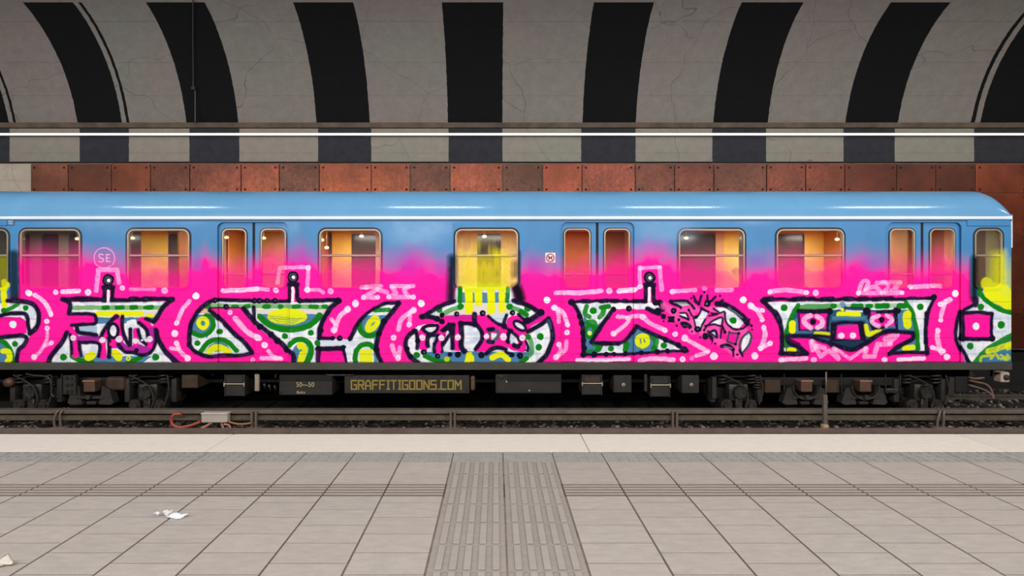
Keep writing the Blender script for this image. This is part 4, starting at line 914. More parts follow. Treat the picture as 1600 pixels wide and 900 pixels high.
# litter
def paper(name, quads, mat, label):
    bm = NB()
    for qd in quads:
        n = 7; grid = []
        for i in range(n+1):
            row = []
            for j in range(n+1):
                u, w = i/n, j/n
                p = (Vector(qd[0])*(1-u)+Vector(qd[1])*u)*(1-w)+(Vector(qd[3])*(1-u)+Vector(qd[2])*u)*w
                p = p+Vector((rr.uniform(-.003, .003), rr.uniform(-.003, .003), rr.uniform(-.004, .004)+.006*math.sin(u*5+w*3)))
                p.z = max(.003, p.z); row.append(bm.verts.new(p))
            grid.append(row)
        for i in range(n):
            for j in range(n): bm.faces.new((grid[i][j], grid[i+1][j], grid[i+1][j+1], grid[i][j+1]))
    r = bmesh.ops.solidify(bm, geom=bm.faces[:], thickness=.0015)
    return single(name, bm, mat, label, 'litter', smooth=True)
def gp(px, py, z=0):
    d = F_PX*(EYE-z)/(py-VY); return (tx(px, d), d, z)
M_PAPER = mat_simple('white_paper', (236, 238, 242), .8, 0, .04, 20); M_PRINT = mat_simple('printed_paper', (222, 216, 206), .8, 0, .16, 60)
paper('crumpled_paper', [[gp(257, 809.5, .004), gp(279, 811, .006), gp(297, 803, .02), gp(275, 800, .03)], [gp(250, 803, .02), gp(262, 805, .012), gp(273, 796.5, .045), gp(262, 795.5, .05)], [gp(240, 802.5, .02), gp(246, 804.5, .01), gp(252, 801.5, .03), gp(248, 799, .028)]], M_PAPER, 'crumpled white paper lying on the platform slabs at the left')
paper('paper_scrap', [[gp(-8, 888, .004), gp(23, 879, .02), gp(13, 866, .05), gp(-8, 876, .03)]], M_PRINT, 'printed paper scrap at the lower left corner of the platform')
# ---------------------------------------------------------------- the subway car
car = thing('subway_car', 'blue metro car covered in pink graffiti standing on the track', 'train', TR)
XL, XR = tx(-330), tx(1581)
ZT, ZB = tz(345.5), tz(567)
YW = DT+2.8
WIN = [(-88, 15.5), (29.5, 128), (197, 298.5), (497, 597.5), (709, 811.5), (1058, 1165.5), (1211, 1320.5), (1520.5, 1568)]
DOOR = [(-195, -85, ((-190, -151), (-129, -90))), (339.5, 450.5, ((344.8, 385), (405.2, 447))), (876, 991, ((880.5, 924), (943.5, 986))), (1386, 1502.5, ((1391, 1432.5), (1454, 1495.2)))]
WT, WBm = 355.8, 453.5
def R(x0, x1, y0, y1, r, d=DT): return rrect(tx(x0, d), tx(x1, d), tz(y1, d), tz(y0, d), r)
holes = [R(a, b, WT, WBm, .135) for a, b in WIN]
holes += [rtop(tx(a), tx(b), tz(566), tz(344.6)-.03, .10) for a, b, _ in DOOR]
outer = [(XL, ZB), (XR-.03, ZB), (XR-.03, ZT), (XL, ZT)]
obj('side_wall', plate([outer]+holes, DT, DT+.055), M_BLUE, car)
def ring(a, b, y0, y1, r, t, ya, yb, mat, name, parent):
    return obj(name, plate([R(a, b, y0, y1, r), R(a+t, b-t, y0+t, y1-t, max(.01, r-t/ST))], ya, yb), mat, parent)
for i, (a, b) in enumerate(WIN):
    fr = ring(a+2.3, b-2.3, WT+2.3, WBm-2.3, .115, 1.9, DT-.012, DT+.05, M_ALU, 'window', car)
    ring(a-.4, b+.4, WT-.4, WBm+.4, .14, 2.9, DT-.008, DT+.03, M_SEAL, 'seal', fr)
    obj('pane', box(NB(), tx(a+3), tx(b-3), DT+.026, DT+.032, tz(WBm-3), tz(WT+3)), M_GLASS, fr)
    obj('transom', box(NB(), tx(a+4), tx(b-4), DT+.0, DT+.045, tz(401), tz(397.4), .008, 1), M_ALU, fr)
for a, b, ws in DOOR:
    mid = (ws[0][1]+ws[1][0])/2
    for k, (c, d) in enumerate(ws):
        x0, x1 = (a+.3, mid-2) if k == 0 else (mid+2, b-.3)
        Z0, Z1 = tz(566), tz(344.6)-.03
        r = .10
        cont = [(tx(x0), Z0), (tx(x1), Z0)]
        arcs = [(tx(x1)-r*(1-math.sin(t)) if k else tx(x1), 0) for t in ()]
        if k == 0: cont += [(tx(x1), Z1)]+[(tx(x0)+r-r*math.sin(t), Z1-r+r*math.cos(t)) for t in [math.pi/2*j/6 for j in range(7)]]
        else: cont += [(tx(x1)-r+r*math.cos(t), Z1-r+r*math.sin(t)) for t in [math.pi/2*j/6 for j in range(7)]]+[(tx(x0), Z1)]
        dr = obj('door', plate([cont, R(c, d, 356, 452, .10)], DT+.038, DT+.07), M_BLUE, car)
        obj('window_frame', plate([R(c+1, d-1, 357, 451, .095), R(c+2.9, d-2.9, 358.9, 449.1, .078)], DT+.022, DT+.06), M_ALU, dr)
        obj('window_seal', plate([R(c-.4, d+.4, 355.6, 452.4, .105), R(c+1.4, d-1.4, 357.4, 450.6, .09)], DT+.026, DT+.05), M_SEAL, dr)
        obj('pane', box(NB(), tx(c+3), tx(d-3), DT+.046, DT+.051, tz(450), tz(358)), M_GLASS, dr)
        obj('window_bar', box(NB(), tx(c+3), tx(d-3), DT+.036, DT+.058, tz(429.5), tz(427.4), .004, 1), M_ALU, dr)
    obj('door_rubber', box(NB(), tx(mid-2), tx(mid+2), DT+.03, DT+.062, tz(566), tz(344.6)-.03, .006, 1), M_DOORGAP, car)
    z1 = tz(344.6)-.03
    obj('door_surround', plate([rtop(tx(a-1.2), tx(b+1.2), tz(566), z1+.013, .112), rtop(tx(a+.1), tx(b-.1), tz(565.9), z1, .10)], DT-.007, DT+.03), M_BLUE, car)
# gutter, and trim strip with lamp highlight painted in as pale colour
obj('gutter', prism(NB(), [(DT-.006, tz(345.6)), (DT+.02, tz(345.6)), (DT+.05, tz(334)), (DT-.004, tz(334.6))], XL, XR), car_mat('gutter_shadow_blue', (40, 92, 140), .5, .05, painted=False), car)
tp_ = obj('trim_strip', prism(NB(), [(DT-.03, tz(342.8)), (DT+.01, tz(343.2)), (DT+.01, tz(337.4)), (DT-.006, tz(337.0)), (DT-.026, tz(338.2)), (DT-.034, tz(340.4))], XL, XR-.02), M_TRIM, car)
# roof with domed cab end
prof = []
for k in range(15):
    t = math.radians(178-80*k/14); prof.append((10.11+.50*math.cos(t), 2.55+.50*math.sin(t)))
prof += [(10.3, 3.075), (10.6, 3.11), (11.04, 3.125)]
full = prof+[(2*11.04-y, z) for y, z in reversed(prof[:-1])]
st = [XL]+[XL+i for i in range(1, int(XR-.9-XL))]
REND = .42
st = [s for s in st if s < XR-REND]+[XR-REND+REND*(1-math.cos(math.pi/2*k/14)) if False else XR-REND+REND*math.sin(math.pi/2*k/14) for k in range(15)]
bm = NB(); rings = []
for x in st:
    e = max(0, x-(XR-REND))/REND; s = math.sqrt(max(0, 1-min(1, e)**2.7)); s = max(s, .02); z0 = 2.555
    rings.append([bm.verts.new((x, 11.04+(y-11.04)*(.985+.015*s), z0+(z-z0)*s)) for y, z in full])
for A, Bq in zip(rings[:-1], rings[1:]):
    for j in range(len(full)-1): bm.faces.new((A[j], Bq[j], Bq[j+1], A[j+1]))
bmesh.ops.recalc_face_normals(bm, faces=bm.faces)
# make sure the skin faces outwards
bm.normal_update()
if sum(f.normal.z for f in bm.faces) < 0: bmesh.ops.reverse_faces(bm, faces=bm.faces)
obj('roof', bm, M_ROOF, car, True)
obj('side_panel', box(NB(), tx(1510.5), tx(1577), DT-.016, DT+.02, tz(353), tz(343.6), .004, 1), M_BLUE, car)
obj('side_panel', box(NB(), tx(-90), tx(11.5), DT-.016, DT+.02, tz(352.5), tz(343.6), .004, 1), M_BLUE, car)
sp = obj('number_plate', box(NB(), tx(12.2), tx(22.8), DT-.014, DT+.02, tz(352), tz(343.4), .003, 1), mat_simple('slate_plate', (74, 110, 142), .5), car)
bm = NB()
for (x, y) in ((15.4, 346), (17.6, 346), (19.8, 346), (15.4, 349.4), (17.6, 349.4), (19.8, 349.4)): box(bm, tx(x-.8), tx(x+.8), DT-.017, DT-.013, tz(y+1.2), tz(y-1.2))
obj('number_marks', bm, mat_simple('pale_marks', (150, 172, 192), .6), sp)
# skirt and ends
M_SKIRT = mat_simple('dark_skirt', (66, 65, 58), .6, .1, .22, 3)
obj('skirt', prism(NB(), [(DT-.004, tz(577.6)), (DT+.05, tz(577.6)), (DT+.05, tz(566.6)), (DT-.004, tz(566.6))], XL, XR+.0), M_SKIRT, car)
ew = obj('end_wall', box(NB(), XR-.06, XR, DT, YW, tz(577), 2.56, .05, 4), M_BLUE, car, 'auto')
for a, b in ((DT+.35, DT+.95), (YW-.95, YW-.35), (DT+1.1, DT+1.7)):
    obj('end_window', box(NB(), XR-.01, XR+.008, a, b, 1.2, 2.25, .005, 1), mat_simple('dark_end_glass', (20, 24, 28), .1, 0, 0), ew)
obj('end_wall', box(NB(), XL, XL+.06, DT, YW, tz(577), 2.56), M_BLUE, car)
obj('marker_lamp_strip', box(NB(), XR+.02, XR+.062, DT+.05, DT+.1, tz(387), tz(335), .006, 1), mat_simple('white_strip', (240, 236, 236), .5, 0, .03), car)
obj('end_handrail', tube(NB(), [(XR+.0, DT+.06, tz(345)), (XR+.03, DT+.06, tz(347)), (XR+.03, DT+.06, tz(400)), (XR+.0, DT+.06, tz(402))], .012, 8, 3), M_ALU, car, True)
# no-dogs sign
sg = obj('no_dogs_sign', box(NB(), tx(852), tx(867.8), DT-.004, DT+.004, tz(410.2), tz(395)), car_mat('sign_white', (236, 224, 222), .5, .03), car)
c0 = Vector((tx(859.9), DT-.005, tz(402.8)))
M_SRED = mat_simple('sign_red', (168, 30, 54), .5, var=0)
obj('sign_ring', torus(NB(), c0, 5.9/ST, .7/ST, n=32, m=6), M_SRED, sg, True)
bm = NB(); cyl(bm, c0+Vector((-4.4/ST, 0, 4.4/ST)), c0+Vector((4.4/ST, 0, -4.4/ST)), .55/ST, n=6); obj('sign_slash', bm, M_SRED, sg)
dog = [(-3.6, 2.6), (-2.4, 1.2), (.6, .9), (1.6, 2.6), (2.4, 2.2), (3.9, 1.6), (3.7, .7), (2.5, .5), (2.1, -.7), (3.3, -3.2), (2.5, -3.4), (1.0, -1.2), (-1.2, -1.1), (-2.1, -3.5), (-2.9, -3.3), (-2.5, -1), (-3.2, .4), (-4, 2.2)]
obj('dog_figure', plate([[(c0.x+x/ST, c0.z+z/ST) for x, z in dog]], DT-.0085, DT-.004), mat_simple('sign_black', (62, 20, 44), .6, var=0), sg)
obj('notice_plate', box(NB(), tx(853), tx(867), DT-.003, DT+.004, tz(432), tz(412)), M_BLUE, car)

# interior seen through the windows
IY = DT+2.62
def icol(name, c): return mat_simple(name, c, .6, 0, .12, 3)
obj('floor_pan', box(NB(), XL+.02, XR-.02, DT+.06, YW-.02, tz(577), .12), mat_simple('car_floor', (50, 48, 46), .8), car)
obj('inner_ceiling', box(NB(), XL+.02, XR-.1, DT+.07, YW-.06, 2.50, 2.53), icol('cream_ceiling', (200, 180, 140)), car)
fw = [(-70, -40), (38, 47), (64.5, 92), (107.5, 127), (200, 221), (263, 296), (354, 362), (497, 519), (549, 587), (745.5, 783), (1063, 1118), (1154, 1172), (1206, 1257), (1297.5, 1330)]
fholes = [R(a, b, 365.5, 452, .07, IY) for a, b in fw]
obj('far_side_wall', plate([[(XL, tz(577)), (XR-.03, tz(577)), (XR-.03, 2.56), (XL, 2.56)]]+fholes, IY+.02, YW), M_BLUE, car)
seg = [(-330, 38, (140, 130, 116), 'dim'), (38, 132, (150, 140, 124), 'pale grey'), (132, 221, (130, 96, 62), 'brown'), (221, 263, (244, 196, 76), 'yellow'), (263, 330, (160, 130, 90), 'beige'), (330, 396, (206, 160, 108), 'peach'), (396, 470, (190, 150, 60), 'olive yellow'),  # left-end greys put the unlit compartment into the lining colour
       (470, 519, (150, 110, 80), 'tan'), (519, 549, (248, 200, 76), 'yellow'), (549, 640, (212, 184, 140), 'beige'), (640, 724, (232, 198, 140), 'peach'), (724, 783, (240, 206, 130), 'peach'), (783, 850, (240, 206, 130), 'peach'), (850, 932, (190, 92, 22), 'orange'), (932, 1000, (156, 96, 64), 'brown orange'),
       (1000, 1118, (150, 116, 84), 'tan'), (1118, 1131, (222, 168, 110), 'peach'), (1131, 1206, (248, 204, 80), 'yellow'), (1206, 1257, (220, 160, 80), 'ochre'), (1257, 1297.5, (244, 196, 76), 'yellow'), (1297.5, 1360, (206, 160, 96), 'beige'), (1360, 1400, (188, 120, 70), 'peach brown')]
for i, (a, b, c, nm) in enumerate(seg):
    hs = [R(max(p, a+.2), min(q_, b-.2), 365.5, 452, .05, IY) for p, q_ in fw if q_ > a+3 and p < b-3]
    x1 = min(tx(b, IY), XR-.1)
    obj('inner_panel', plate([[(tx(a, IY), .12), (x1, .12), (x1, 2.5), (tx(a, IY), 2.5)]]+hs, IY-.01, IY+.01), icol('lining_'+nm.replace(' ', '_'), c), car, label=nm+' lining panel')
yd = lambda p: F_PX*8.56/(p-VX)
for a, b, c, nm in ((1395, 1412, (188, 120, 70), 'peach brown'), (1412, 1440, (150, 84, 58), 'brown'), (1440, 1476, (140, 80, 60), 'reddish brown'), (1476, 1512, (176, 116, 84), 'rosy brown'), (1512, 1541, (84, 56, 38), 'dark brown'), (1541, 1575, (150, 146, 92), 'olive grey')):
    obj('inner_panel', box(NB(), 8.55, 8.59, max(yd(b), DT+.06), min(yd(a), YW-.03), .12, 2.5), icol('lining_'+nm.replace(' ', '_'), c), car, label=nm+' lining panel')
m, nt, b = new_mat('reflection_grey_far_glass'); b.inputs['Base Color'].default_value = s2l((104, 97, 90)); b.inputs['Roughness'].default_value = .15; b.inputs['Alpha'].default_value = .7  # grey from near-glass reflections is painted into the far panes
for p_, q_ in fw: obj('far_pane', box(NB(), tx(p_-.5, IY), tx(q_+.5, IY), IY+.03, IY+.036, tz(452.5, IY), tz(365, IY)), m, car)
for px, yy, c in ((318, 385, (196, 120, 50)), (472, 385, (210, 150, 60)), (858, 0, (206, 150, 80)), (1008, 0, (150, 84, 40)), (1368, 0, (190, 130, 70))):
    X = tx(px, 10.6); obj('bulkhead', box(NB(), X-.015, X+.015, DT+.12, DT+.75, .12, 2.5), icol('bulkhead_wood', c), car)
    obj('bulkhead', box(NB(), X-.015, X+.015, DT+1.95, IY-.02, .12, 2.5), bpy.data.materials['bulkhead_wood'], car)
M_GLOBE = mat_simple('lamp_globe', (255, 226, 170), .4, var=0, emit=(255, 214, 150), es=2.4)
yl = DT+1.75
for px, py in ((34, 373), (121, 373), (207, 372), (354, 371), (412, 372), (503, 375), (510.5, 387), (565, 369), (757, 369.5), (1072, 372), (1308, 374), (1392, 374)):  # one globe is a stand-in for a lamp reflection in the far glass
    p = (tx(px, yl), yl, tz(py, yl)); bm = NB(); bmesh.ops.create_uvsphere(bm, u_segments=14, v_segments=9, radius=.036, matrix=Matrix.Translation(p) @ Matrix.Diagonal((1.25, 1, .8, 1)))
    g_ = obj('interior_lamp', bm, M_GLOBE, car, True)
    obj('lamp_stem', cyl(NB(), (p[0], p[1], p[2]+.03), (p[0], p[1], 2.5), .008, n=6), M_ALU, g_, True)
M_SEAT = icol('seat_vinyl', (150, 70, 40))
for px in (250, 545, 745, 1125, 1265):
    X = tx(px, DT+2); b_ = obj('seat', box(NB(), X-.5, X+.5, DT+1.55, DT+2.5, .45, .58, .03), M_SEAT, car); obj('backrest', box(NB(), X-.06, X+.06, DT+1.55, DT+2.5, .58, 1.15, .03), M_SEAT, b_)

# ---------------------------------------------------------------- running gear
YU = 9.92
u = lambda px: tx(px, YU); v_ = lambda py: tz(py, YU)
M_EQ = mat_simple('equipment_grey', (44, 40, 37), .7, .1, .3, 6); M_EQD = mat_simple('equipment_dark', (27, 25, 23), .75, .2, .3, 6); M_EQB = mat_simple('equipment_brown', (66, 50, 38), .65, .2, .3, 6)
M_WHEEL = mat_simple('wheel_steel', (30, 28, 27), .6, .4, .3, 6); M_BOX = mat_simple('axle_steel', (50, 47, 44), .45, .35, .75, 16); M_COP = mat_simple('rusty_casting', (98, 72, 60), .55, .3, .25, 8); M_LIGHTM = mat_simple('pale_fitting', (190, 184, 174), .5, .2, .1)  # axle steel: strong mottling stands in for small metal highlights, painted in
M_LATCH = mat_simple('latch_metal', (176, 162, 142), .45, .4, .1)
obj('underframe_shade', box(NB(), XL+.1, XR-.2, DT+.62, YW-.6, -.34, tz(577.5)), mat_simple('underframe_shade_black', (9, 9, 9), .95, 0, .2), car)  # black slab added as the darkness seen under the car
def ebox(x0, x1, y0, y1, mat=M_EQ, d=.5, bev=.012):
    return obj('equipment_box', box(NB(), u(x0), u(x1), YU, YU+d, v_(y1), v_(y0), bev, 2), mat, car)
def hangers(par, x0, x1, y0):
    bm = NB()
    for x in (x0+3, x1-3): box(bm, u(x-1), u(x+1), YU+.12, YU+.18, v_(y0+1), tz(577, YU))
    obj('hanger', bm, M_EQD, par)
def lidbox(x0, x1, y0, y1, top, mat=M_EQ):
    b_ = ebox(x0, x1, y0, y1, mat); hangers(b_, x0, x1, y0)
    ym = y0+(y1-y0)*.40
    obj('lid', box(NB(), u(x0+2.5), u(x1-2.5), YU-.02, YU+.05, v_(ym-1), v_(y0+2), .008, 1), top, b_)
    bm = NB(); cyl(bm, (u(x0-1), YU-.03, v_(ym+.3)), (u(x1+1), YU-.03, v_(ym+.3)), .011, n=8)
    for x in (x0-.5, x1+.5): cyl(bm, (u(x), YU-.03, v_(ym-2)), (u(x), YU-.03, v_(ym+4)), .013, n=8)
    obj('latch', bm, M_LATCH, b_)
    bm = NB()
    for x in (x0, x1): box(bm, u(x-.8), u(x+.8), YU-.012, YU+.02, v_(y1), v_(y0-1))
    obj('edge_frame', bm, M_EQ, b_)
lidbox(352, 382, 586, 619, M_EQ); lidbox(910, 940, 586, 617, M_EQB); lidbox(1017, 1046, 588, 620, M_EQ)
for x0, x1, y1, c in ((959, 987, 613.5, 974), (1065.5, 1092.5, 614.5, 1080)):
    b_ = ebox(x0, x1, 586.5, y1); hangers(b_, x0, x1, 586.5)
    bm = NB(); cyl(bm, (u(c), YU, v_(601)), (u(c), YU-.03, v_(601)), .034, .028, 14); obj('knob', bm, M_LIGHTM, b_, True)
    bm = NB(); cyl(bm, (u(c), YU-.028, v_(601)), (u(c), YU-.036, v_(601)), .014, .014, 10); obj('keyhole', bm, M_EQ, b_)
b1 = ebox(436, 519, 586, 617.3, M_EQ); hangers(b1, 440, 515, 586)
obj('upper_panel', box(NB(), u(437), u(518), YU-.012, YU+.03, v_(595), v_(586.5), .004, 1), M_EQD, b1)
M_LET = mat_simple('yellow_lettering', (186, 174, 128), .7, var=.1, scale=40)
obj('lettering', text_mesh('50~-50', .115, u(463), v_(604.2), YU-.004, u(491)-u(463)), M_LET, b1)
obj('lettering', text_mesh('Boks', .07, u(464), v_(615), YU-.004, u(477)-u(464)), M_LET, b1)
bm = NB(); cyl(bm, (u(440), YU, v_(613.5)), (u(440), YU-.006, v_(613.5)), .02, n=12); obj('plug', bm, M_WHEEL, b1)
b2 = ebox(538, 733.5, 586.5, 614.8, M_EQ); hangers(b2, 545, 728, 586.5)
bm = NB()
for x in (562, 600, 625, 660, 690, 712): cyl(bm, (u(x), YU, v_(588.5)), (u(x), YU-.01, v_(588.5)), .014, n=8)
obj('bolt', bm, M_EQD, b2)
bm = NB(); cyl(bm, (u(729.5), YU, v_(611)), (u(729.5), YU-.006, v_(611)), .016, n=12); obj('plug', bm, M_WHEEL, b2)
bm = NB(); box(bm, u(735), u(742), YU+.02, YU+.4, v_(611), v_(588), .03, 2); obj('end_cap', bm, M_COP, b2)
# stencil capitals made of square bars
GL = {'G': [[(4, 6), (0, 6), (0, 0), (4, 0), (4, 3), (2.2, 3)]], 'R': [[(0, 0), (0, 6), (4, 6), (4, 3), (0, 3)], [(2, 3), (4, 0)]], 'A': [[(0, 0), (0, 4.4), (1.4, 6), (2.6, 6), (4, 4.4), (4, 0)], [(0, 2.4), (4, 2.4)]], 'F': [[(0, 0), (0, 6), (4, 6)], [(0, 3.2), (3.3, 3.2)]],
      'I': [[(.3, 6), (1.9, 6)], [(1.1, 0), (1.1, 6)], [(.3, 0), (1.9, 0)]], 'T': [[(0, 6), (4, 6)], [(2, 6), (2, 0)]], 'O': [[(0, 0), (4, 0), (4, 6), (0, 6), (0, 0)]], 'N': [[(0, 0), (0, 6), (4, 0), (4, 6)]], 'S': [[(4, 6), (0, 6), (0, 3.2), (4, 3.2), (4, 0), (0, 0)]], '.': [[(.4, 0), (.7, 0)]], 'C': [[(4, 6), (0, 6), (0, 0), (4, 0)]], 'M': [[(0, 0), (0, 6), (2.3, 2.6), (4.6, 6), (4.6, 0)]]}
ADV = {'I': 3.5, '.': 2.4, 'M': 6.4}
word = 'GRAFFITIGOONS.COM'; tot = sum(ADV.get(c, 5.7) for c in word)-1.3
X0, X1_, Z0, Z1 = u(549.2), u(721.3), v_(608), v_(594.6)
kx, kz = (X1_-X0)/tot, (Z1-Z0)/6; bm = NB(); cx = 0
for ch in word:
    si = 0
    for pl in GL[ch]:
        for (ax, ay), (bx_, by) in zip(pl[:-1], pl[1:]):
            p = Vector((X0+(cx+ax)*kx, YU-.002-.0007*si, Z0+ay*kz)); q_ = Vector((X0+(cx+bx_)*kx, YU-.002-.0007*si, Z0+by*kz)); si += 1; d = (q_-p).normalized(); w = .0125
            p2, q2 = p-d*w*.9, q_+d*w*.9; nrm = Vector((-d.z, 0, d.x))*w
            f = [bm.verts.new(s) for s in (p2-nrm, q2-nrm, q2+nrm, p2+nrm)]; bk = [bm.verts.new(s.co+Vector((0, -.004, 0))) for s in f]
            bm.faces.new(bk); 
            for i in range(4): bm.faces.new((f[i], f[(i+1) % 4], bk[(i+1) % 4], bk[i]))
    cx += ADV.get(ch, 5.7)
bmesh.ops.recalc_face_normals(bm, faces=bm.faces)
obj('lettering', bm, mat_simple('ochre_lettering', (150, 130, 58), .7, var=.06, scale=30), b2)
b3 = ebox(774, 877.5, 584, 615.5, M_EQ, .55, .03); hangers(b3, 780, 872, 584)
obj('upper_panel', box(NB(), u(792), u(876), YU-.01, YU+.03, v_(596), v_(584.5), .004, 1), M_EQD, b3)
obj('ring_handle', torus(NB(), (u(783), YU-.02, v_(586)), .06, .009, n=20, m=6, a0=math.pi, a1=2*math.pi), M_EQ, b3, True)
bm = NB(); 
for px, py in ((791.5, 596), (827, 610)): cyl(bm, (u(px), YU, v_(py)), (u(px), YU-.02, v_(py)), .014, n=10)
obj('bolt', bm, M_LIGHTM, b3)
ebox(283.5, 309, 586, 606.5, M_EQB); 
for x0, x1, y0, y1, m_ in ((397.5, 404.5, 582, 611.5, M_LATCH), (1007, 1011.5, 579, 612, M_EQ)):
    obj('cable_duct', box(NB(), u(x0), u(x1), YU, YU+.06, v_(y1), v_(y0), .012, 2), m_, car)
bm = NB()
for px, py in ((413, 603), (420.5, 605), (429, 606), (1009, 580), (1088, 581), (326, 580), (331, 583)): cyl(bm, (u(px), YU-.01, v_(py-4)), (u(px+1), YU+.03, v_(py+5)), .022, .018, 10)
obj('hose_fitting', bm, M_BOX, car, True)
obj('pipe', tube(NB(), [(u(510), YU, v_(578)), (u(510.5), YU, v_(585)), (u(516), YU, v_(586)), (u(554), YU, v_(586))], .02, 8, 4), M_BOX, car, True)
obj('pipe', tube(NB(), [(u(430), YU, v_(590)), (u(433), YU, v_(582)), (u(445), YU, v_(581.5)), (u(498), YU, v_(581.5))], .012, 8, 4), M_EQ, car, True)
obj('pipe', tube(NB(), [(u(45), YU-.05, v_(583)), (u(58), YU-.05, v_(586)), (u(76), YU-.05, v_(587.5)), (u(83), YU-.05, v_(595)), (u(84), YU-.05, v_(612)), (u(86), YU-.05, v_(618)), (u(91), YU-.05, v_(618))], .02, 8, 5), M_BOX, car, True)
obj('pipe', tube(NB(), [(u(50), YU+.02, v_(580)), (u(230), YU+.02, v_(580.5))], .015, 8, 0), M_EQ, car, True)
pn = obj('brake_panel', box(NB(), u(98), u(119), YU+.0, YU+.06, v_(616.5), v_(586.5), .008, 1), M_EQ, car)
for ix in (104.5, 111.5):
    for iy in (591, 601.5, 612): bm = NB(); cyl(bm, (u(ix), YU, v_(iy)), (u(ix), YU-.018, v_(iy)), .03, .026, 12); obj('cap', bm, M_BOX, pn, 'auto')
bm = NB()
for x in (97, 119): box(bm, u(x-.7), u(x+.7), YU-.015, YU+.03, v_(617), v_(580))
obj('panel_rail', bm, M_BOX, pn)

def spring(bm, x, y, z0, z1, R_, r, turns):
    n = int(turns*14); pts = [(x+R_*math.cos(2*math.pi*turns*i/n), y+R_*math.sin(2*math.pi*turns*i/n), z0+(z1-z0)*i/n) for i in range(n+1)]
    tube(bm, pts, r, 6, 0)
def axle(par, px, seed, big=False):
    rg = random.Random(seed); X = u(px); zc = RZ+.42
    w = NB(); cyl(w, (X, 10.25, zc), (X, 10.38, zc), .42, n=40); cyl(w, (X, 10.38, zc), (X, 10.41, zc), .45, n=40); cyl(w, (X, 10.2, zc), (X, 10.26, zc), .33, .36, 32)
    obj('wheel', w, M_WHEEL, par, 'auto')
    b_ = NB(); box(b_, X-.17, X+.17, YU+.02, YU+.26, zc-.16, zc+.14, .03, 2); cyl(b_, (X, YU+.03, zc), (X, YU-.05, zc), .12, .1, 20)
    for k in range(6):
        a = k*math.pi/3; cyl(b_, (X+.085*math.cos(a), YU-.04, zc+.085*math.sin(a)), (X+.085*math.cos(a), YU-.065, zc+.085*math.sin(a)), .014, n=6)
    obj('axle_box', b_, M_BOX, par, 'auto')
    for sgn in (-1, 1):
        s_ = NB(); spring(s_, X+sgn*.25, YU+.1, zc+.12, zc+.36, .075, .018, 4)
        cyl(s_, (X+sgn*.25, YU+.1, zc+.35), (X+sgn*.25, YU+.1, zc+.39), .095, n=16)
        obj('spring', s_, M_BOX, par, True)
    d_ = NB()
    for sgn in (-1, 1): cyl(d_, (X+sgn*.21, YU+.0, zc-.22), (X+sgn*.21, YU+.22, zc-.22), .1, .1, 18); cyl(d_, (X+sgn*.21, YU+.005, zc-.22), (X+sgn*.21, YU-.035, zc-.22), .075, .06, 16)
    box(d_, X-.2, X+.2, YU+.03, YU+.1, zc-.36, zc-.32, .01, 1); box(d_, X-.06, X+.06, YU-.01, YU+.08, zc-.34, zc-.1, .015, 1)
    obj('damper', d_, M_BOX, par, 'auto')
    k_ = NB()
    for sgn in (-1, 1): box(k_, X+sgn*.41-.05, X+sgn*.41+.05, YU+.1, YU+.3, zc-.2, zc+.22, .03, 2)
    tube(k_, [(X-.3, YU, zc+.3), (X-.1, YU-.03, zc+.22), (X+.08, YU-.04, zc+.1), (X+.14, YU-.03, zc-.1), (X+.1, YU-.02, zc-.25)], .014, 7, 4)
    tube(k_, [(X+.36, YU, zc+.3), (X+.4, YU-.03, zc+.05), (X+.33, YU-.03, zc-.2)], .012, 7, 4)
    obj('brake_gear', k_, M_EQ, par, 'auto')
def bolster(par, px, with_ring):
    X = u(px); zc = v_(603)
    c_ = NB(); box(c_, X-.1, X+.1, YU-.02, YU+.3, v_(612.5), v_(594.5), .02, 2); obj('rubber_block', c_, M_COP, par)
    obj('block_cap', box(NB(), X-.108, X+.108, YU-.035, YU+.3, v_(597), v_(593.6), .01, 2), mat_simple('worn_cap', (150, 114, 94), .45, .4, .1), par)
    f_ = NB()
    for sgn in (-1, 1):
        P_ = [(X+sgn*.2, v_(603)), (X+sgn*.33, v_(608)), (X+sgn*.40, v_(630)), (X+sgn*.34, v_(633)), (X+sgn*.14, v_(632)), (X+sgn*.18, v_(618))]
        A = [f_.verts.new((x, YU+.02, z)) for x, z in P_]; Bq = [f_.verts.new((x, YU+.18, z)) for x, z in P_]; n = len(P_)
        f_.faces.new(A); f_.faces.new(Bq[::-1])
        for i in range(n): f_.faces.new((A[i], A[(i+1) % n], Bq[(i+1) % n], Bq[i]))
    box(f_, X-.24, X+.24, YU-.0, YU+.14, v_(624), v_(619.5), .02, 2); cyl(f_, (X, YU+.0, v_(620)), (X, YU-.05, v_(620)), .04, n=12); box(f_, X-.08, X+.08, YU+.02, YU+.14, v_(633), v_(628), .015, 1)
    bmesh.ops.recalc_face_normals(f_, faces=f_.faces); obj('cradle', f_, M_EQ, par)
    if with_ring: obj('safety_loop', torus(NB(), (X, YU-.01, zc), .235, .016, n=24, m=6, a0=math.pi*.95, a1=math.pi*2.05), M_EQ, par, True)
def bogie(px0, px1, mids, seed):
    bm = NB(); za, zb = v_(603), v_(588)
    box(bm, u(px0+24), u(px1-24), YU+.14, YU+.32, v_(606), v_(592), .03, 2)
    for px in (px0, px1): box(bm, u(px-36), u(px+36), YU+.1, YU+.3, v_(592), v_(585.5), .03, 2)
    bg = obj('bogie', bm, M_EQD, car)
    for i, px in enumerate((px0, px1)): axle(bg, px, seed+i)
    for px in mids: bolster(bg, px, px > 700)
    return bg
bg1 = bogie(48, 229, (140,), 1)
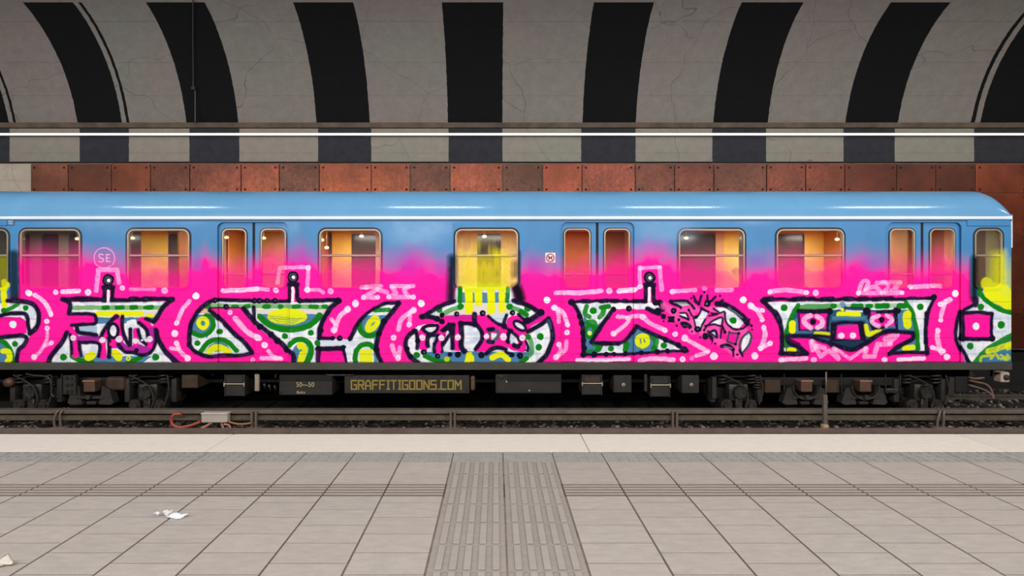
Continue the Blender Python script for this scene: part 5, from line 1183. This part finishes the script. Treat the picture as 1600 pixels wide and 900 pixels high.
obj('motor_housing', box(NB(), u(160), u(190), YU+.06, YU+.4, v_(612), v_(590), .05, 3), M_EQB, bg1); bm = NB(); cyl(bm, (u(12), YU+.1, v_(598)), (u(12), YU-.02, v_(598)), .09, .07, 16); obj('buffer', bm, M_COP, bg1, True)
bg2 = bogie(1155, 1445, (1260, 1352), 7)
for a, b in ((1197, 1222), (1294, 1314)): obj('frame_plate', box(NB(), u(a), u(b), YU+.04, YU+.12, v_(614.5), v_(594), .012, 2), M_EQB, bg2)
bm = NB()
for px in (1225, 1314, 1383, 1406): tube(bm, [(u(px), YU-.01, v_(580)), (u(px), YU-.01, v_(610)), (u(px+3), YU-.01, v_(614))], .012, 7, 3)
obj('conduit', bm, M_BOX, bg2, True)
bm = NB(); box(bm, u(1384), u(1405), YU, YU+.1, v_(615), v_(607), .02, 2); obj('sand_box', bm, M_BOX, bg2)
bm = NB()
for k in range(5): torus(bm, (u(1188), YU+.12, v_(591+k*4)), .06, .02, 'z', 18, 6)
obj('bellows', bm, M_BOX, bg2, True)
for a, b, y1 in ((1114, 1121, 624), (1486, 1494, 620)): obj('guard_iron', box(NB(), u(a), u(b), YU+.03, YU+.13, v_(y1), v_(590), .012, 2), M_EQ, bg2)
# hoses and lamp at the car end
M_HOSE = mat_simple('dusty_hose', (120, 94, 82), .6, 0, .2, 9)
for pts in ([(1522, 596), (1535, 599), (1548, 602), (1556, 610), (1560, 622)], [(1521, 603), (1534, 607), (1548, 612), (1556, 618), (1560, 624)], [(1521, 591), (1530, 593), (1545, 592)]):
    obj('hose', tube(NB(), [(u(a), YU+.1, v_(b)) for a, b in pts], .017, 8, 5), M_HOSE, car, True)
el = obj('end_light', box(NB(), u(1561), u(1575), YU-.04, YU+.12, v_(597), v_(581), .02, 2), mat_simple('dirty_white_box', (178, 160, 148), .6, 0, .25, 20), car)
bm = NB(); cyl(bm, (u(1569), YU-.04, v_(589)), (u(1569), YU-.065, v_(589)), .05, .045, 18); obj('lens', bm, M_EQ, el, True)
bm = NB(); box(bm, u(1500), u(1520), YU+.1, YU+.35, v_(616), v_(590), .02, 2); box(bm, u(1555), u(1558), YU+.05, YU+.1, v_(590), v_(578)); obj('coupler_box', bm, M_EQD, car)
bm = NB(); box(bm, XR-.5, XR+.35, 10.9, 11.18, -.5, -.28, .03, 2); cyl(bm, (XR+.3, 11.04, -.39), (XR+.42, 11.04, -.39), .16, n=16); obj('coupler', bm, M_EQD, car)

# ---------------------------------------------------------------- light
def area(name, x, y, z, sx, sy, power, colr=(1, .96, .9), rot=(0, 0, 0)):
    l = bpy.data.lights.new(name, 'AREA'); l.shape = 'RECTANGLE'; l.size = sx; l.size_y = sy; l.energy = power; l.color = colr
    o = bpy.data.objects.new(name, l); o.location = (x, y, z); o.rotation_euler = rot; col.objects.link(o); return o
KL = 1.0
for x, w in ((-15, 2.4), (-8.18, 2.4), (-1.51, 2.2), (4.39, 2.2), (9.75, 2.3), (15.5, 2.3)):
    area('ceiling_lamp', x, 6.35, 6.2, w, .16, 95*KL, (1, .97, .92), (math.radians(18), 0, 0))
for x in (-13.5, -9, -4.5, 0, 4.5, 9, 13.5):  # unseen lamp row added to even out the light on the car side
    area('platform_fill', x, -.2, 4.4, 3.2, .3, 300*KL, (1, .97, .925), (math.radians(56), 0, 0))
for x in (-8.9, -6.4, -4.2, -3.0, -.2, 1.7, 4.4, 5.9, 7.3):
    area('saloon_lamp', x, DT+1.2, 2.48, .7, .25, 72 if x > -7.5 else 75, (1, .99, .96) if x > -7.5 else (1, .99, .97))
w = bpy.data.worlds.new('World'); sc.world = w; w.use_nodes = True
w.node_tree.nodes['Background'].inputs[0].default_value = (.5, .5, .5, 1); w.node_tree.nodes['Background'].inputs[1].default_value = .02

# ---------------------------------------------------------------- camera
cam = bpy.data.cameras.new('Camera'); co = bpy.data.objects.new('Camera', cam); col.objects.link(co)
co.location = (0, 0, EYE); co.rotation_euler = (math.pi/2, 0, 0)
cam.sensor_fit = 'HORIZONTAL'; cam.sensor_width = 36; cam.lens = F_PX*36/1600; cam.shift_x = (800-VX)/1600; cam.shift_y = (VY-450)/1600
sc.camera = co
sc.view_settings.view_transform = 'Standard'; sc.view_settings.look = 'None'; sc.view_settings.exposure = 0.0; sc.view_settings.gamma = 1.0
sc.view_settings.use_curve_mapping = False
sc.cycles.max_bounces = 8; sc.cycles.diffuse_bounces = 4; sc.cycles.transparent_max_bounces = 12
